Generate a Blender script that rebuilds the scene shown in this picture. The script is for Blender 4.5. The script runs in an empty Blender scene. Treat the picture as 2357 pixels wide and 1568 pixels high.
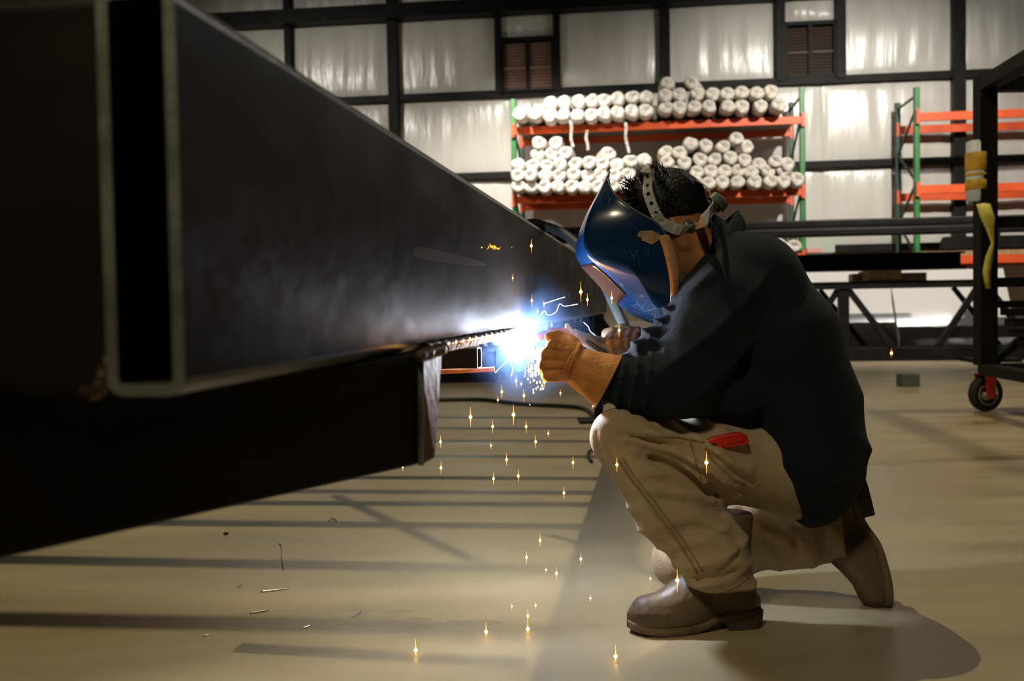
import bpy, math, random
import numpy as np
from mathutils import Vector, Matrix
random.seed(7)
RNG = np.random.default_rng(11)
scene = bpy.context.scene
COL = scene.collection
PI = math.pi

# ------------------------------------------------------------------ camera
FPX, CX, CY = 2290.0, 1178.5, 784.0            # focal length and centre for a 2357 x 1568 frame
CAM = Vector((0, 0, 0.8))
PITCH, ROLL = math.radians(-1.98), 0.017
FWD = Vector((0, math.cos(PITCH), math.sin(PITCH)))
UP0 = Vector((0, -math.sin(PITCH), math.cos(PITCH)))
RT0 = Vector((1, 0, 0))
CAMX = RT0 * math.cos(ROLL) - UP0 * math.sin(ROLL)
CAMY = RT0 * math.sin(ROLL) + UP0 * math.cos(ROLL)
cam_data = bpy.data.cameras.new('camera')
cam = bpy.data.objects.new('camera', cam_data)
COL.objects.link(cam)
cam.matrix_world = Matrix.Translation(CAM) @ Matrix((CAMX, CAMY, -FWD)).transposed().to_4x4()
cam_data.sensor_width = 36.0
cam_data.lens = 36.0 * FPX / 2357.0
cam_data.clip_start, cam_data.clip_end = 0.05, 200
cam_data.dof.use_dof = True
cam_data.dof.focus_distance = 2.45
cam_data.dof.aperture_fstop = 4.5
scene.camera = cam

def ray(px, py):
    return FWD + CAMX * ((px - CX) / FPX) + CAMY * ((CY - py) / FPX)
def P(px, py, d):
    "point of the place seen at a pixel, d metres in front of the camera"
    return CAM + ray(px, py) * d
def G(px, py, z=0.0):
    "point at height z seen at a pixel"
    r = ray(px, py)
    return CAM + r * ((z - CAM.z) / r.z)
def R(rpx, d):
    return rpx * d / FPX

# ------------------------------------------------------------------ world, lights, exposure
world = bpy.data.worlds.new('world')
scene.world = world
world.use_nodes = True
bg = world.node_tree.nodes['Background']
bg.inputs[0].default_value = (0.85, 0.9, 0.75, 1)
bg.inputs[1].default_value = 0.006
scene.view_settings.view_transform = 'Standard'
scene.view_settings.look = 'None'
scene.view_settings.gamma = 1.0
scene.view_settings.exposure = 0.0
scene.view_settings.use_curve_mapping = False
scene.cycles.use_denoising = True
scene.cycles.max_bounces = 8
scene.cycles.sample_clamp_indirect = 6.0

def aim(o, target):
    o.rotation_euler = (Vector(target) - o.location).to_track_quat('-Z', 'Y').to_euler()
def spot(name, loc, target, power, color, cone=100, blend=0.6, radius=0.06):
    l = bpy.data.lights.new(name, 'SPOT')
    l.energy, l.color = power, color
    l.spot_size, l.spot_blend, l.shadow_soft_size = math.radians(cone), blend, radius
    o = bpy.data.objects.new(name, l)
    COL.objects.link(o)
    o.location = loc
    aim(o, target)
    return o
WARM = (1.0, 0.86, 0.56)
NEUT = (1.0, 0.94, 0.84)
# high bay lamps under the roof plus an added fill spot, all above the frame
spot('overhead_lamp_or_fill', (-0.9, 4.5, 6.5), (-0.2, 3.8, 0), 720, WARM, 125, 0.5, 0.025)
spot('overhead_lamp_or_fill', (-1.2, -1.6, 4.6), (0.75, 2.4, 0.35), 340, WARM, 34, 0.9, 0.30)  # unseen fill spot, added with a narrow cone to brighten the welder
spot('overhead_lamp_or_fill', (-0.5, 12.9, 5.6), (0.3, 15.6, 2.0), 1550, NEUT, 84, 0.9, 0.12)
spot('overhead_lamp_or_fill', (5.0, 9.2, 5.8), (4.9, 16.5, 0.9), 2300, NEUT, 80, 0.9, 0.10)
spot('overhead_lamp_or_fill', (4.6, 6.8, 6.3), (4.4, 6.4, 0), 520, WARM, 78, 0.9, 0.12)
spot('overhead_lamp_or_fill', (-6.5, 9.5, 6.0), (-3.5, 16.5, 1.2), 1350, NEUT, 80, 0.9, 0.12)

# ------------------------------------------------------------------ helpers
def tag(o, label=None, cat=None, group=None, kind=None):
    if label: o['label'] = label
    if cat: o['category'] = cat
    if group: o['group'] = group
    if kind: o['kind'] = kind
    return o
def link(name, me, mat=None, parent=None, smooth=False):
    o = bpy.data.objects.new(name, me)
    COL.objects.link(o)
    if mat is not None and len(me.materials) == 0:
        me.materials.append(mat)
    if smooth:
        me.polygons.foreach_set('use_smooth', [True] * len(me.polygons))
    if parent is not None:
        o.parent = parent
        o.matrix_parent_inverse = Matrix.Identity(4)
        o.matrix_basis = parent_inv(parent)
    return o
def parent_inv(p):
    m = Matrix.Identity(4)
    chain = []
    while p is not None:
        chain.append(p)
        p = p.parent
    for q in reversed(chain):
        m = m @ q.matrix_basis
    return m.inverted()
def empty(name, loc, label=None, cat=None, group=None):
    o = bpy.data.objects.new(name, None)
    COL.objects.link(o)
    o.location = loc
    o.empty_display_size = 0.1
    return tag(o, label, cat, group)
class MB:
    def __init__(s):
        s.v, s.f = [], []
    def add(s, vs, fs):
        n = len(s.v)
        s.v += [tuple(x) for x in vs]
        s.f += [tuple(i + n for i in f) for f in fs]
        return s
    def hexa(s, p):
        "8 points: bottom 4 ccw, top 4 ccw"
        return s.add(p, [(3, 2, 1, 0), (4, 5, 6, 7), (0, 1, 5, 4), (1, 2, 6, 5), (2, 3, 7, 6), (3, 0, 4, 7)])
    def box(s, x0, x1, y0, y1, z0, z1):
        return s.hexa([(x0, y0, z0), (x1, y0, z0), (x1, y1, z0), (x0, y1, z0), (x0, y0, z1), (x1, y0, z1), (x1, y1, z1), (x0, y1, z1)])
    def bar(s, a, b, w, h=None, up=(0, 0, 1)):
        "rectangular bar from a to b"
        a, b = Vector(a), Vector(b)
        h = h or w
        t = (b - a).normalized()
        u = Vector(up)
        if abs(t.dot(u)) > 0.98: u = Vector((1, 0, 0))
        sd = t.cross(u).normalized()
        u = sd.cross(t).normalized()
        q = [(-1, -1), (1, -1), (1, 1), (-1, 1)]
        pts = [a + sd * (w / 2 * i) + u * (h / 2 * j) for i, j in q] + [b + sd * (w / 2 * i) + u * (h / 2 * j) for i, j in q]
        return s.hexa(pts)
    def tube(s, path, rad, n=10, caps=True, squash=None):
        path = [Vector(p) for p in path]
        rads = rad if isinstance(rad, (list, tuple)) else [rad] * len(path)
        rings, prev = [], None
        for i, p in enumerate(path):
            t = (path[min(i + 1, len(path) - 1)] - path[max(i - 1, 0)]).normalized()
            if prev is None:
                a = t.cross(Vector((0, 0, 1)))
                if a.length < 1e-3: a = t.cross(Vector((1, 0, 0)))
                a.normalize()
            else:
                a = (prev - t * prev.dot(t)).normalized()
            prev = a
            b = t.cross(a)
            rings.append([p + (a * math.cos(2 * PI * k / n) + b * math.sin(2 * PI * k / n)) * rads[i] for k in range(n)])
        vs = [v for r in rings for v in r]
        fs = []
        for i in range(len(path) - 1):
            for k in range(n):
                k2 = (k + 1) % n
                fs.append((i * n + k, i * n + k2, (i + 1) * n + k2, (i + 1) * n + k))
        if caps:
            fs.append(tuple(range(n - 1, -1, -1)))
            fs.append(tuple((len(path) - 1) * n + k for k in range(n)))
        return s.add(vs, fs)
    def prism(s, poly, off):
        "extrude a planar polygon (3d points) by a vector"
        n = len(poly)
        off = Vector(off)
        vs = [Vector(p) for p in poly] + [Vector(p) + off for p in poly]
        fs = [tuple(range(n - 1, -1, -1)), tuple(range(n, 2 * n))]
        fs += [(i, (i + 1) % n, n + (i + 1) % n, n + i) for i in range(n)]
        return s.add(vs, fs)
    def grid(s, rows, wrap=False):
        n, m = len(rows), len(rows[0])
        vs = [p for r in rows for p in r]
        fs = []
        for i in range(n - 1):
            for j in range(m if wrap else m - 1):
                j2 = (j + 1) % m
                fs.append((i * m + j, i * m + j2, (i + 1) * m + j2, (i + 1) * m + j))
        return s.add(vs, fs)
    def build(s, name, mat, parent=None, smooth=False, bevel=0):
        me = bpy.data.meshes.new(name)
        me.from_pydata(s.v, [], s.f)
        me.validate()
        o = link(name, me, mat, parent, smooth)
        fix_normals(me)
        if bevel:
            b = o.modifiers.new('bevel', 'BEVEL')
            b.width, b.segments, b.limit_method = bevel, 2, 'ANGLE'
        return o
import bmesh
def fix_normals(me):
    bm = bmesh.new()
    bm.from_mesh(me)
    bmesh.ops.recalc_face_normals(bm, faces=bm.faces)
    bm.to_mesh(me)
    bm.free()
def smooth_path(pts, per=8):
    pts = [Vector(p) for p in pts]
    out = []
    for i in range(len(pts) - 1):
        p0, p1, p2, p3 = pts[max(i - 1, 0)], pts[i], pts[i + 1], pts[min(i + 2, len(pts) - 1)]
        for k in range(per):
            t = k / per
            out.append(0.5 * ((2 * p1) + (p2 - p0) * t + (2 * p0 - 5 * p1 + 4 * p2 - p3) * t * t + (3 * p1 - p0 - 3 * p2 + p3) * t ** 3))
    out.append(pts[-1])
    return out
def copy_tree(o, parent=None):
    c = o.copy()
    COL.objects.link(c)
    c.parent = parent
    for ch in o.children:
        copy_tree(ch, c)
    return c

# ------------------------------------------------------------------ materials
def mat(name, col, rough=0.6, metal=0.0, col2=None, nscale=6.0, bump=0.0, bscale=40.0, stretch=None, spec=0.5, sheen=0.0,
        coat=0.0, detail=6.0, ramp=(0.35, 0.65), rvar=0.0, bdist=0.02):
    m = bpy.data.materials.new(name)
    m.use_nodes = True
    nt = m.node_tree
    b = nt.nodes['Principled BSDF']
    b.inputs['Base Color'].default_value = (*col, 1)
    b.inputs['Roughness'].default_value = rough
    b.inputs['Metallic'].default_value = metal
    b.inputs['Specular IOR Level'].default_value = spec
    b.inputs['Sheen Weight'].default_value = sheen
    b.inputs['Coat Weight'].default_value = coat
    b.inputs['Coat Roughness'].default_value = 0.12
    tc = nt.nodes.new('ShaderNodeTexCoord')
    mp = nt.nodes.new('ShaderNodeMapping')
    nt.links.new(tc.outputs['Object'], mp.inputs[0])
    if stretch: mp.inputs['Scale'].default_value = stretch
    if col2 is not None or rvar:
        n = nt.nodes.new('ShaderNodeTexNoise')
        n.inputs['Scale'].default_value = nscale
        n.inputs['Detail'].default_value = detail
        nt.links.new(mp.outputs[0], n.inputs['Vector'])
        r = nt.nodes.new('ShaderNodeValToRGB')
        r.color_ramp.elements[0].position, r.color_ramp.elements[1].position = ramp
        r.color_ramp.elements[0].color = (*col, 1)
        r.color_ramp.elements[1].color = (*(col2 or col), 1)
        nt.links.new(n.outputs['Fac'], r.inputs[0])
        if col2 is not None:
            nt.links.new(r.outputs[0], b.inputs['Base Color'])
        if rvar:
            mr = nt.nodes.new('ShaderNodeMapRange')
            mr.inputs['From Min'].default_value, mr.inputs['From Max'].default_value = 0.3, 0.7
            mr.inputs['To Min'].default_value, mr.inputs['To Max'].default_value = max(0.02, rough - rvar), min(1, rough + rvar)
            nt.links.new(n.outputs['Fac'], mr.inputs[0])
            nt.links.new(mr.outputs[0], b.inputs['Roughness'])
    if bump:
        n2 = nt.nodes.new('ShaderNodeTexNoise')
        n2.inputs['Scale'].default_value = bscale
        n2.inputs['Detail'].default_value = 4
        nt.links.new(mp.outputs[0], n2.inputs['Vector'])
        bp = nt.nodes.new('ShaderNodeBump')
        bp.inputs['Strength'].default_value = bump
        bp.inputs['Distance'].default_value = bdist
        nt.links.new(n2.outputs['Fac'], bp.inputs['Height'])
        nt.links.new(bp.outputs[0], b.inputs['Normal'])
    return m
def emit(name, col, strength):
    m = bpy.data.materials.new(name)
    m.use_nodes = True
    nt = m.node_tree
    nt.nodes.remove(nt.nodes['Principled BSDF'])
    e = nt.nodes.new('ShaderNodeEmission')
    e.inputs[0].default_value = (*col, 1)
    e.inputs[1].default_value = strength
    nt.links.new(e.outputs[0], nt.nodes['Material Output'].inputs[0])
    return m

M = {}
M['floor'] = mat('floor_concrete', (0.25, 0.205, 0.116), 0.40, 0, (0.39, 0.325, 0.196), 1.3, 0.12, 5.0, (0.7, 2.6, 1), detail=8, ramp=(0.3, 0.7), rvar=0.14, bdist=0.01, spec=0.32)
M['vinyl'] = mat('wall_vinyl', (0.60, 0.575, 0.52), 0.26, 0, (0.68, 0.655, 0.60), 1.2, 0.45, 3.2, (3.2, 3.2, 0.35), spec=0.5, bdist=0.03)
M['dark_steel'] = mat('painted_dark_steel', (0.007, 0.006, 0.005), 0.55, 0.0, (0.013, 0.011, 0.009), 5, spec=0.15)
M['roof'] = mat('roof_liner', (0.10, 0.095, 0.085), 0.7)
M['side_wall'] = mat('side_wall_liner', (0.22, 0.21, 0.18), 0.6)
M['steel'] = mat('mill_scale_steel', (0.020, 0.0150, 0.0125), 0.55, 0.0, (0.040, 0.029, 0.024), 3.0, 0.05, 9, (1, 1, 3), detail=8, ramp=(0.35, 0.75), rvar=0.12, spec=0.14)
M['steel_cut'] = mat('saw_cut_steel', (0.42, 0.43, 0.38), 0.5, 0.2, (0.22, 0.25, 0.22), 18, 0.15, 60)
M['edge_highlight'] = mat('steel_edge_highlight', (0.16, 0.145, 0.12), 0.34, 0.3, (0.06, 0.055, 0.045), 6, 0.1, 30, ramp=(0.3, 0.8))  # corner highlight put into the colour as paler, shinier steel
M['ground'] = mat('ground_bright_steel', (0.15, 0.145, 0.14), 0.5, 0.3, (0.09, 0.085, 0.08), 30)
M['rust'] = mat('heat_tinted_steel', (0.24, 0.082, 0.024), 0.65, 0.0, (0.14, 0.046, 0.014), 14, 0.2, 40)
M['bead'] = mat('weld_bead_steel', (0.26, 0.17, 0.12), 0.4, 0.6, (0.14, 0.09, 0.07), 60, 0.4, 120)
M['green'] = mat('rack_green_paint', (0.035, 0.23, 0.045), 0.45, 0, (0.02, 0.15, 0.03), 4)
M['green_dark'] = mat('rack_dark_green_paint', (0.012, 0.06, 0.03), 0.5, 0)
M['orange'] = mat('rack_orange_paint', (0.80, 0.105, 0.015), 0.45, 0, (0.62, 0.075, 0.012), 3)
M['deck'] = mat('shelf_deck_grey', (0.28, 0.25, 0.20), 0.7, 0, (0.2, 0.18, 0.14), 5)
M['poly_a'] = mat('white_wrap_lit', (0.80, 0.75, 0.68), 0.45, 0, (0.52, 0.47, 0.41), 12, 0.8, 18, detail=8, ramp=(0.42, 0.66), bdist=0.03)  # wrap of the left half, lamp light put into a brighter colour
M['poly_b'] = mat('white_wrap_shaded', (0.68, 0.63, 0.55), 0.5, 0, (0.42, 0.37, 0.31), 11, 0.8, 16, detail=8, ramp=(0.4, 0.66), bdist=0.03)  # same wrap where less lit, shade put in as a greyer colour
M['shutter'] = mat('brown_blind', (0.30, 0.18, 0.14), 0.6, 0, (0.22, 0.13, 0.10), 6)
M['shutter_dark'] = mat('dark_brown_blind', (0.055, 0.038, 0.028), 0.6)
M['wood'] = mat('pale_timber', (0.42, 0.27, 0.13), 0.6, 0, (0.30, 0.18, 0.08), 5, 0.2, 20, (6, 1, 1))
M['card'] = mat('cardboard', (0.30, 0.20, 0.11), 0.7, 0, (0.24, 0.16, 0.09), 5)
M['panel_white'] = mat('glossy_white_sheet', (0.58, 0.55, 0.52), 0.07, 0, None, spec=0.8)
M['jacket'] = mat('black_work_shirt', (0.0075, 0.0115, 0.0185), 0.8, 0, (0.011, 0.0155, 0.022), 9, 0.5, 260, sheen=0.05, spec=0.08, bdist=0.004)
M['khaki'] = mat('khaki_cotton', (0.42, 0.325, 0.205), 0.85, 0, (0.34, 0.255, 0.155), 9, 0.5, 220, sheen=0.15, bdist=0.004)
M['stitch'] = mat('khaki_seam_thread', (0.25, 0.185, 0.105), 0.9)
M['skin'] = mat('brown_skin', (0.40, 0.17, 0.07), 0.5, 0, (0.33, 0.135, 0.055), 20, 0.1, 150, bdist=0.004)
M['hair'] = mat('black_hair', (0.004, 0.003, 0.0028), 0.5, 0, (0.008, 0.0065, 0.006), 40, 0.8, 120, bdist=0.006, spec=0.2)
M['boot'] = mat('brown_boot_leather', (0.150, 0.100, 0.056), 0.5, 0, (0.090, 0.060, 0.034), 9, 0.25, 70, detail=8, rvar=0.1, bdist=0.006)
M['sole'] = mat('boot_sole_rubber', (0.16, 0.11, 0.06), 0.6, 0, (0.11, 0.075, 0.045), 14)
M['heel'] = mat('stacked_boot_heel', (0.07, 0.052, 0.034), 0.6, 0, (0.045, 0.034, 0.024), 10, 0.2, 30, (1, 1, 12))
M['glove'] = mat('tan_welding_leather', (0.62, 0.26, 0.055), 0.62, 0, (0.44, 0.16, 0.032), 22, 0.5, 110, detail=8, bdist=0.006)
M['glove_shaded'] = mat('shaded_welding_leather', (0.10, 0.05, 0.018), 0.6, 0, (0.025, 0.018, 0.013), 24, 0.5, 110, bdist=0.006)  # same tan leather, its shade put into a darker colour
M['strap'] = mat('grey_headgear_plastic', (0.58, 0.58, 0.52), 0.4, 0, (0.46, 0.46, 0.41), 30)
M['knob'] = mat('dark_grey_plastic', (0.06, 0.075, 0.065), 0.35)
M['rim'] = mat('worn_warm_lit_rim', (0.50, 0.27, 0.14), 0.5, 0, (0.32, 0.16, 0.07), 30)
M['sticker'] = mat('torn_paper_sticker', (0.45, 0.30, 0.18), 0.7, 0, (0.25, 0.16, 0.09), 40)
M['lens'] = mat('dark_filter_lens', (0.03, 0.014, 0.012), 0.06, 0, spec=0.9)
M['black'] = mat('black_rubber', (0.010, 0.010, 0.011), 0.5)
M['hose'] = mat('cable_rubber', (0.022, 0.028, 0.032), 0.55)
M['copper'] = mat('hot_copper', (0.75, 0.28, 0.16), 0.3, 0.9)
M['gun'] = mat('torch_handle_plastic', (0.13, 0.12, 0.115), 0.45, 0, (0.07, 0.065, 0.06), 20)
M['red'] = mat('red_knife_plastic', (0.62, 0.02, 0.012), 0.35, 0, (0.5, 0.015, 0.01), 20, coat=0.3)
M['metal'] = mat('bright_metal', (0.6, 0.6, 0.58), 0.25, 1.0)
M['tape'] = mat('yellow_tape', (0.70, 0.42, 0.03), 0.45, 0, (0.55, 0.30, 0.02), 20)
M['yellow'] = mat('yellow_strap', (0.72, 0.62, 0.10), 0.55, 0, (0.5, 0.42, 0.06), 15)
M['pad'] = mat('white_foam_pad', (0.75, 0.78, 0.80), 0.5, 0, (0.66, 0.69, 0.72), 10)
M['red_paint'] = mat('red_caster_bracket', (0.70, 0.035, 0.02), 0.4)
M['tyre'] = mat('black_tyre', (0.014, 0.013, 0.012), 0.7)
M['concrete'] = mat('grey_block', (0.13, 0.145, 0.14), 0.8, 0, (0.10, 0.115, 0.11), 30)
M['pink'] = mat('pink_label_card', (0.62, 0.28, 0.25), 0.7)
M['pale_green'] = mat('pale_green_box', (0.40, 0.45, 0.36), 0.6)
M['spark'] = emit('spark_and_glint_glow', (1.0, 0.36, 0.03), 3.5)
M['spark_core'] = emit('spark_core_glow', (1.0, 0.62, 0.16), 14)
M['trail'] = emit('pale_trail_glow', (0.75, 0.82, 1.0), 4)
M['arc'] = emit('arc_glow', (0.68, 0.80, 1.0), 820)
M['spray'] = emit('spray_glow', (1.0, 0.45, 0.09), 420)

# helmet plastic: deep blue, scratched
def helmet_mat():
    m = mat('blue_helmet_shell', (0.002, 0.023, 0.085), 0.2, 0, (0.0012, 0.013, 0.05), 7, coat=0.25)
    nt = m.node_tree
    b = nt.nodes['Principled BSDF']
    tc = nt.nodes.new('ShaderNodeTexCoord')
    mp = nt.nodes.new('ShaderNodeMapping')
    mp.inputs['Scale'].default_value = (40, 14, 9)
    mp.inputs['Rotation'].default_value = (0, 0.35, 0)
    nt.links.new(tc.outputs['Object'], mp.inputs[0])
    v = nt.nodes.new('ShaderNodeTexVoronoi')
    v.feature = 'DISTANCE_TO_EDGE'
    v.inputs['Scale'].default_value = 1.3
    nt.links.new(mp.outputs[0], v.inputs['Vector'])
    n = nt.nodes.new('ShaderNodeTexNoise')
    n.inputs['Scale'].default_value = 9
    nt.links.new(tc.outputs['Object'], n.inputs['Vector'])
    r = nt.nodes.new('ShaderNodeMapRange')
    r.inputs['From Min'].default_value, r.inputs['From Max'].default_value = 0.012, 0.0
    nt.links.new(v.outputs['Distance'], r.inputs[0])
    g = nt.nodes.new('ShaderNodeMapRange')
    g.inputs['From Min'].default_value, g.inputs['From Max'].default_value = 0.52, 0.60
    nt.links.new(n.outputs['Fac'], g.inputs[0])
    mul = nt.nodes.new('ShaderNodeMath')
    mul.operation = 'MULTIPLY'
    nt.links.new(r.outputs[0], mul.inputs[0])
    nt.links.new(g.outputs[0], mul.inputs[1])
    mix = nt.nodes.new('ShaderNodeMix')
    mix.data_type = 'RGBA'
    src = b.inputs['Base Color'].links[0].from_socket
    nt.links.new(mul.outputs[0], mix.inputs['Factor'])
    nt.links.new(src, mix.inputs['A'])
    mix.inputs['B'].default_value = (0.10, 0.30, 0.38, 1)
    nt.links.new(mix.outputs['Result'], b.inputs['Base Color'])
    return m
M['helmet'] = helmet_mat()

# ------------------------------------------------------------------ implicit surfaces (cloth, leather, body)
def v3(p): return np.array([p[0], p[1], p[2]], dtype=np.float32)
def rc(p, a, b, ra, rb, sy=1.0, yc=None):
    "tapered capsule; sy > 1 widens it along the depth axis"
    a, b = v3(a), v3(b)
    if sy != 1.0:
        if yc is None: yc = 0.5 * (a[1] + b[1])
        p = p.copy()
        p[:, 1] = yc + (p[:, 1] - yc) / sy
        a[1] = yc + (a[1] - yc) / sy
        b[1] = yc + (b[1] - yc) / sy
    ba = b - a
    t = np.clip(((p - a) @ ba) / max(float(ba @ ba), 1e-9), 0, 1)
    return np.linalg.norm(p - a - t[:, None] * ba, axis=1) - (ra + (rb - ra) * t)
def smin(a, b, k):
    h = np.clip(0.5 + 0.5 * (b - a) / k, 0, 1)
    return b * (1 - h) + a * h - k * h * (1 - h)
def smax(a, b, k): return -smin(-a, -b, k)
def union(ds, k):
    r = ds[0]
    for d in ds[1:]: r = smin(r, d, k)
    return r
def plane(p, pt, n):
    "negative on the side n points away from"
    n = v3(n)
    n /= np.linalg.norm(n)
    return (p - v3(pt)) @ n
_W = RNG.normal(size=(24, 3)).astype(np.float32)
_PH = RNG.uniform(0, 6.28, 24).astype(np.float32)
def wob(p, freq, seed=0, n=6):
    "smooth pseudo noise, about -1..1"
    r = np.zeros(len(p), dtype=np.float32)
    for i in range(n):
        k = (seed * 5 + i) % 24
        w = _W[k] / np.linalg.norm(_W[k])
        r += np.sin(p @ (w * freq * (0.7 + 0.15 * i)) + _PH[(k + seed) % 24])
    return r / n * 1.4
def folds(p, d, freq, seed=0, bend=1.2, bfreq=9.0):
    "sharp cloth ridges running across direction d, 0..1"
    d = v3(d)
    d /= np.linalg.norm(d)
    s = np.sin(p @ d * freq + bend * wob(p, bfreq, seed) * 2.0)
    return 1.0 - np.abs(s)
def sdf_mesh(name, f, lo, hi, h, smooth_it=1):
    lo, hi = np.array(lo, dtype=np.float32), np.array(hi, dtype=np.float32)
    n = np.ceil((hi - lo) / h).astype(int) + 1
    ax = [lo[i] + np.arange(n[i], dtype=np.float32) * h for i in range(3)]
    val = np.empty(tuple(n), dtype=np.float32)
    yy, zz = np.meshgrid(ax[1], ax[2], indexing='ij')
    step = max(1, 400000 // (n[1] * n[2]))
    for i in range(0, n[0], step):
        xs = ax[0][i:i + step]
        q = np.empty((len(xs), n[1], n[2], 3), dtype=np.float32)
        q[..., 0] = xs[:, None, None]
        q[..., 1] = yy
        q[..., 2] = zz
        val[i:i + step] = f(q.reshape(-1, 3)).reshape(len(xs), n[1], n[2])
    s = val < 0
    cs = [(0, 0, 0), (1, 0, 0), (0, 1, 0), (1, 1, 0), (0, 0, 1), (1, 0, 1), (0, 1, 1), (1, 1, 1)]
    def cut(a, c): return a[c[0]:n[0] - 1 + c[0], c[1]:n[1] - 1 + c[1], c[2]:n[2] - 1 + c[2]]
    cnt = sum(cut(s, c).astype(np.int8) for c in cs)
    act = (cnt > 0) & (cnt < 8)
    I = np.argwhere(act)
    idx = -np.ones(act.shape, dtype=np.int64)
    idx[act] = np.arange(len(I))
    cv = np.stack([val[I[:, 0] + c[0], I[:, 1] + c[1], I[:, 2] + c[2]] for c in cs], 1)
    acc = np.zeros((len(I), 3))
    num = np.zeros(len(I))
    for a in range(8):
        for b in range(a + 1, 8):
            da = np.array(cs[b]) - np.array(cs[a])
            if np.abs(da).sum() != 1: continue
            va, vb = cv[:, a], cv[:, b]
            x = (va < 0) != (vb < 0)
            t = np.where(x, va / np.where(x, va - vb, 1), 0)
            acc += np.where(x[:, None], np.array(cs[a]) + t[:, None] * da, 0)
            num += x
    V = lo + (I + acc / num[:, None]) * h
    F = []
    for axis in range(3):
        o1, o2 = (axis + 1) % 3, (axis + 2) % 3
        e = np.zeros(3, int); e[axis] = 1
        A = s[tuple(slice(0, n[k] - e[k]) for k in range(3))]
        B = s[tuple(slice(e[k], n[k]) for k in range(3))]
        E = np.argwhere(A != B)
        E = E[(E[:, o1] > 0) & (E[:, o2] > 0) & (E[:, o1] < n[o1] - 1) & (E[:, o2] < n[o2] - 1)]
        d1 = np.zeros(3, int); d1[o1] = 1
        d2 = np.zeros(3, int); d2[o2] = 1
        q = np.stack([idx[tuple((E - d1 - d2).T)], idx[tuple((E - d2).T)], idx[tuple(E.T)], idx[tuple((E - d1).T)]], 1)
        flip = ~s[tuple(E.T)]
        q[flip] = q[flip][:, ::-1]
        F.append(q)
    F = np.concatenate(F)
    if smooth_it:
        ed = np.concatenate([F[:, [0, 1]], F[:, [1, 2]], F[:, [2, 3]], F[:, [3, 0]]])
        for _ in range(smooth_it):
            sm = np.zeros_like(V); c = np.zeros(len(V))
            np.add.at(sm, ed[:, 0], V[ed[:, 1]]); np.add.at(c, ed[:, 0], 1)
            np.add.at(sm, ed[:, 1], V[ed[:, 0]]); np.add.at(c, ed[:, 1], 1)
            V = 0.5 * V + 0.5 * sm / c[:, None]
    me = bpy.data.meshes.new(name)
    me.vertices.add(len(V))
    me.vertices.foreach_set('co', V.astype(np.float32).ravel())
    me.loops.add(len(F) * 4)
    me.loops.foreach_set('vertex_index', F.ravel().astype(np.int32))
    me.polygons.add(len(F))
    me.polygons.foreach_set('loop_start', np.arange(0, len(F) * 4, 4, dtype=np.int32))
    me.polygons.foreach_set('use_smooth', np.ones(len(F), dtype=bool))
    me.update(calc_edges=True)
    me.validate()
    return me

# ------------------------------------------------------------------ the hall
YAW = math.radians(7.0)
WU = Vector((math.cos(YAW), -math.sin(YAW), 0))
WN = Vector((math.sin(YAW), math.cos(YAW), 0))
WO = P(1459, 700, 15.4)
WO.z = 0
def W(u, n, z): return WO + WU * u + WN * n + Vector((0, 0, z))
def onp(px, py, off=0.0):
    "(u, z) of a pixel on the vertical plane off metres behind the rack fronts"
    r = ray(px, py)
    t = (off - (CAM - WO).dot(WN)) / r.dot(WN)
    q = CAM + r * t
    return (q - WO).dot(WU), q.z
def wb(mb, u0, u1, n0, n1, z0, z1):
    return mb.hexa([W(u0, n0, z0), W(u1, n0, z0), W(u1, n1, z0), W(u0, n1, z0), W(u0, n0, z1), W(u1, n0, z1), W(u1, n1, z1), W(u0, n1, z1)])
def struct(name, mb, m, parent=None, smooth=False, bevel=0):
    o = mb.build(name, m, parent, smooth, bevel)
    if parent is None: o['kind'] = 'structure'
    return o
struct('floor', MB().box(-14, 16, -9, 22, -0.2, 0), M['floor'])
struct('ceiling', MB().box(-14, 16, -9, 22, 8.0, 8.2), M['roof'])
struct('wall_left', MB().box(-14.2, -14, -9, 22, 0, 8), M['side_wall'])
struct('wall_right', MB().box(16, 16.2, -9, 22, 0, 8), M['side_wall'])
struct('wall_front', MB().box(-14, 16, -9.2, -9, 0, 8), M['side_wall'])

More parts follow.
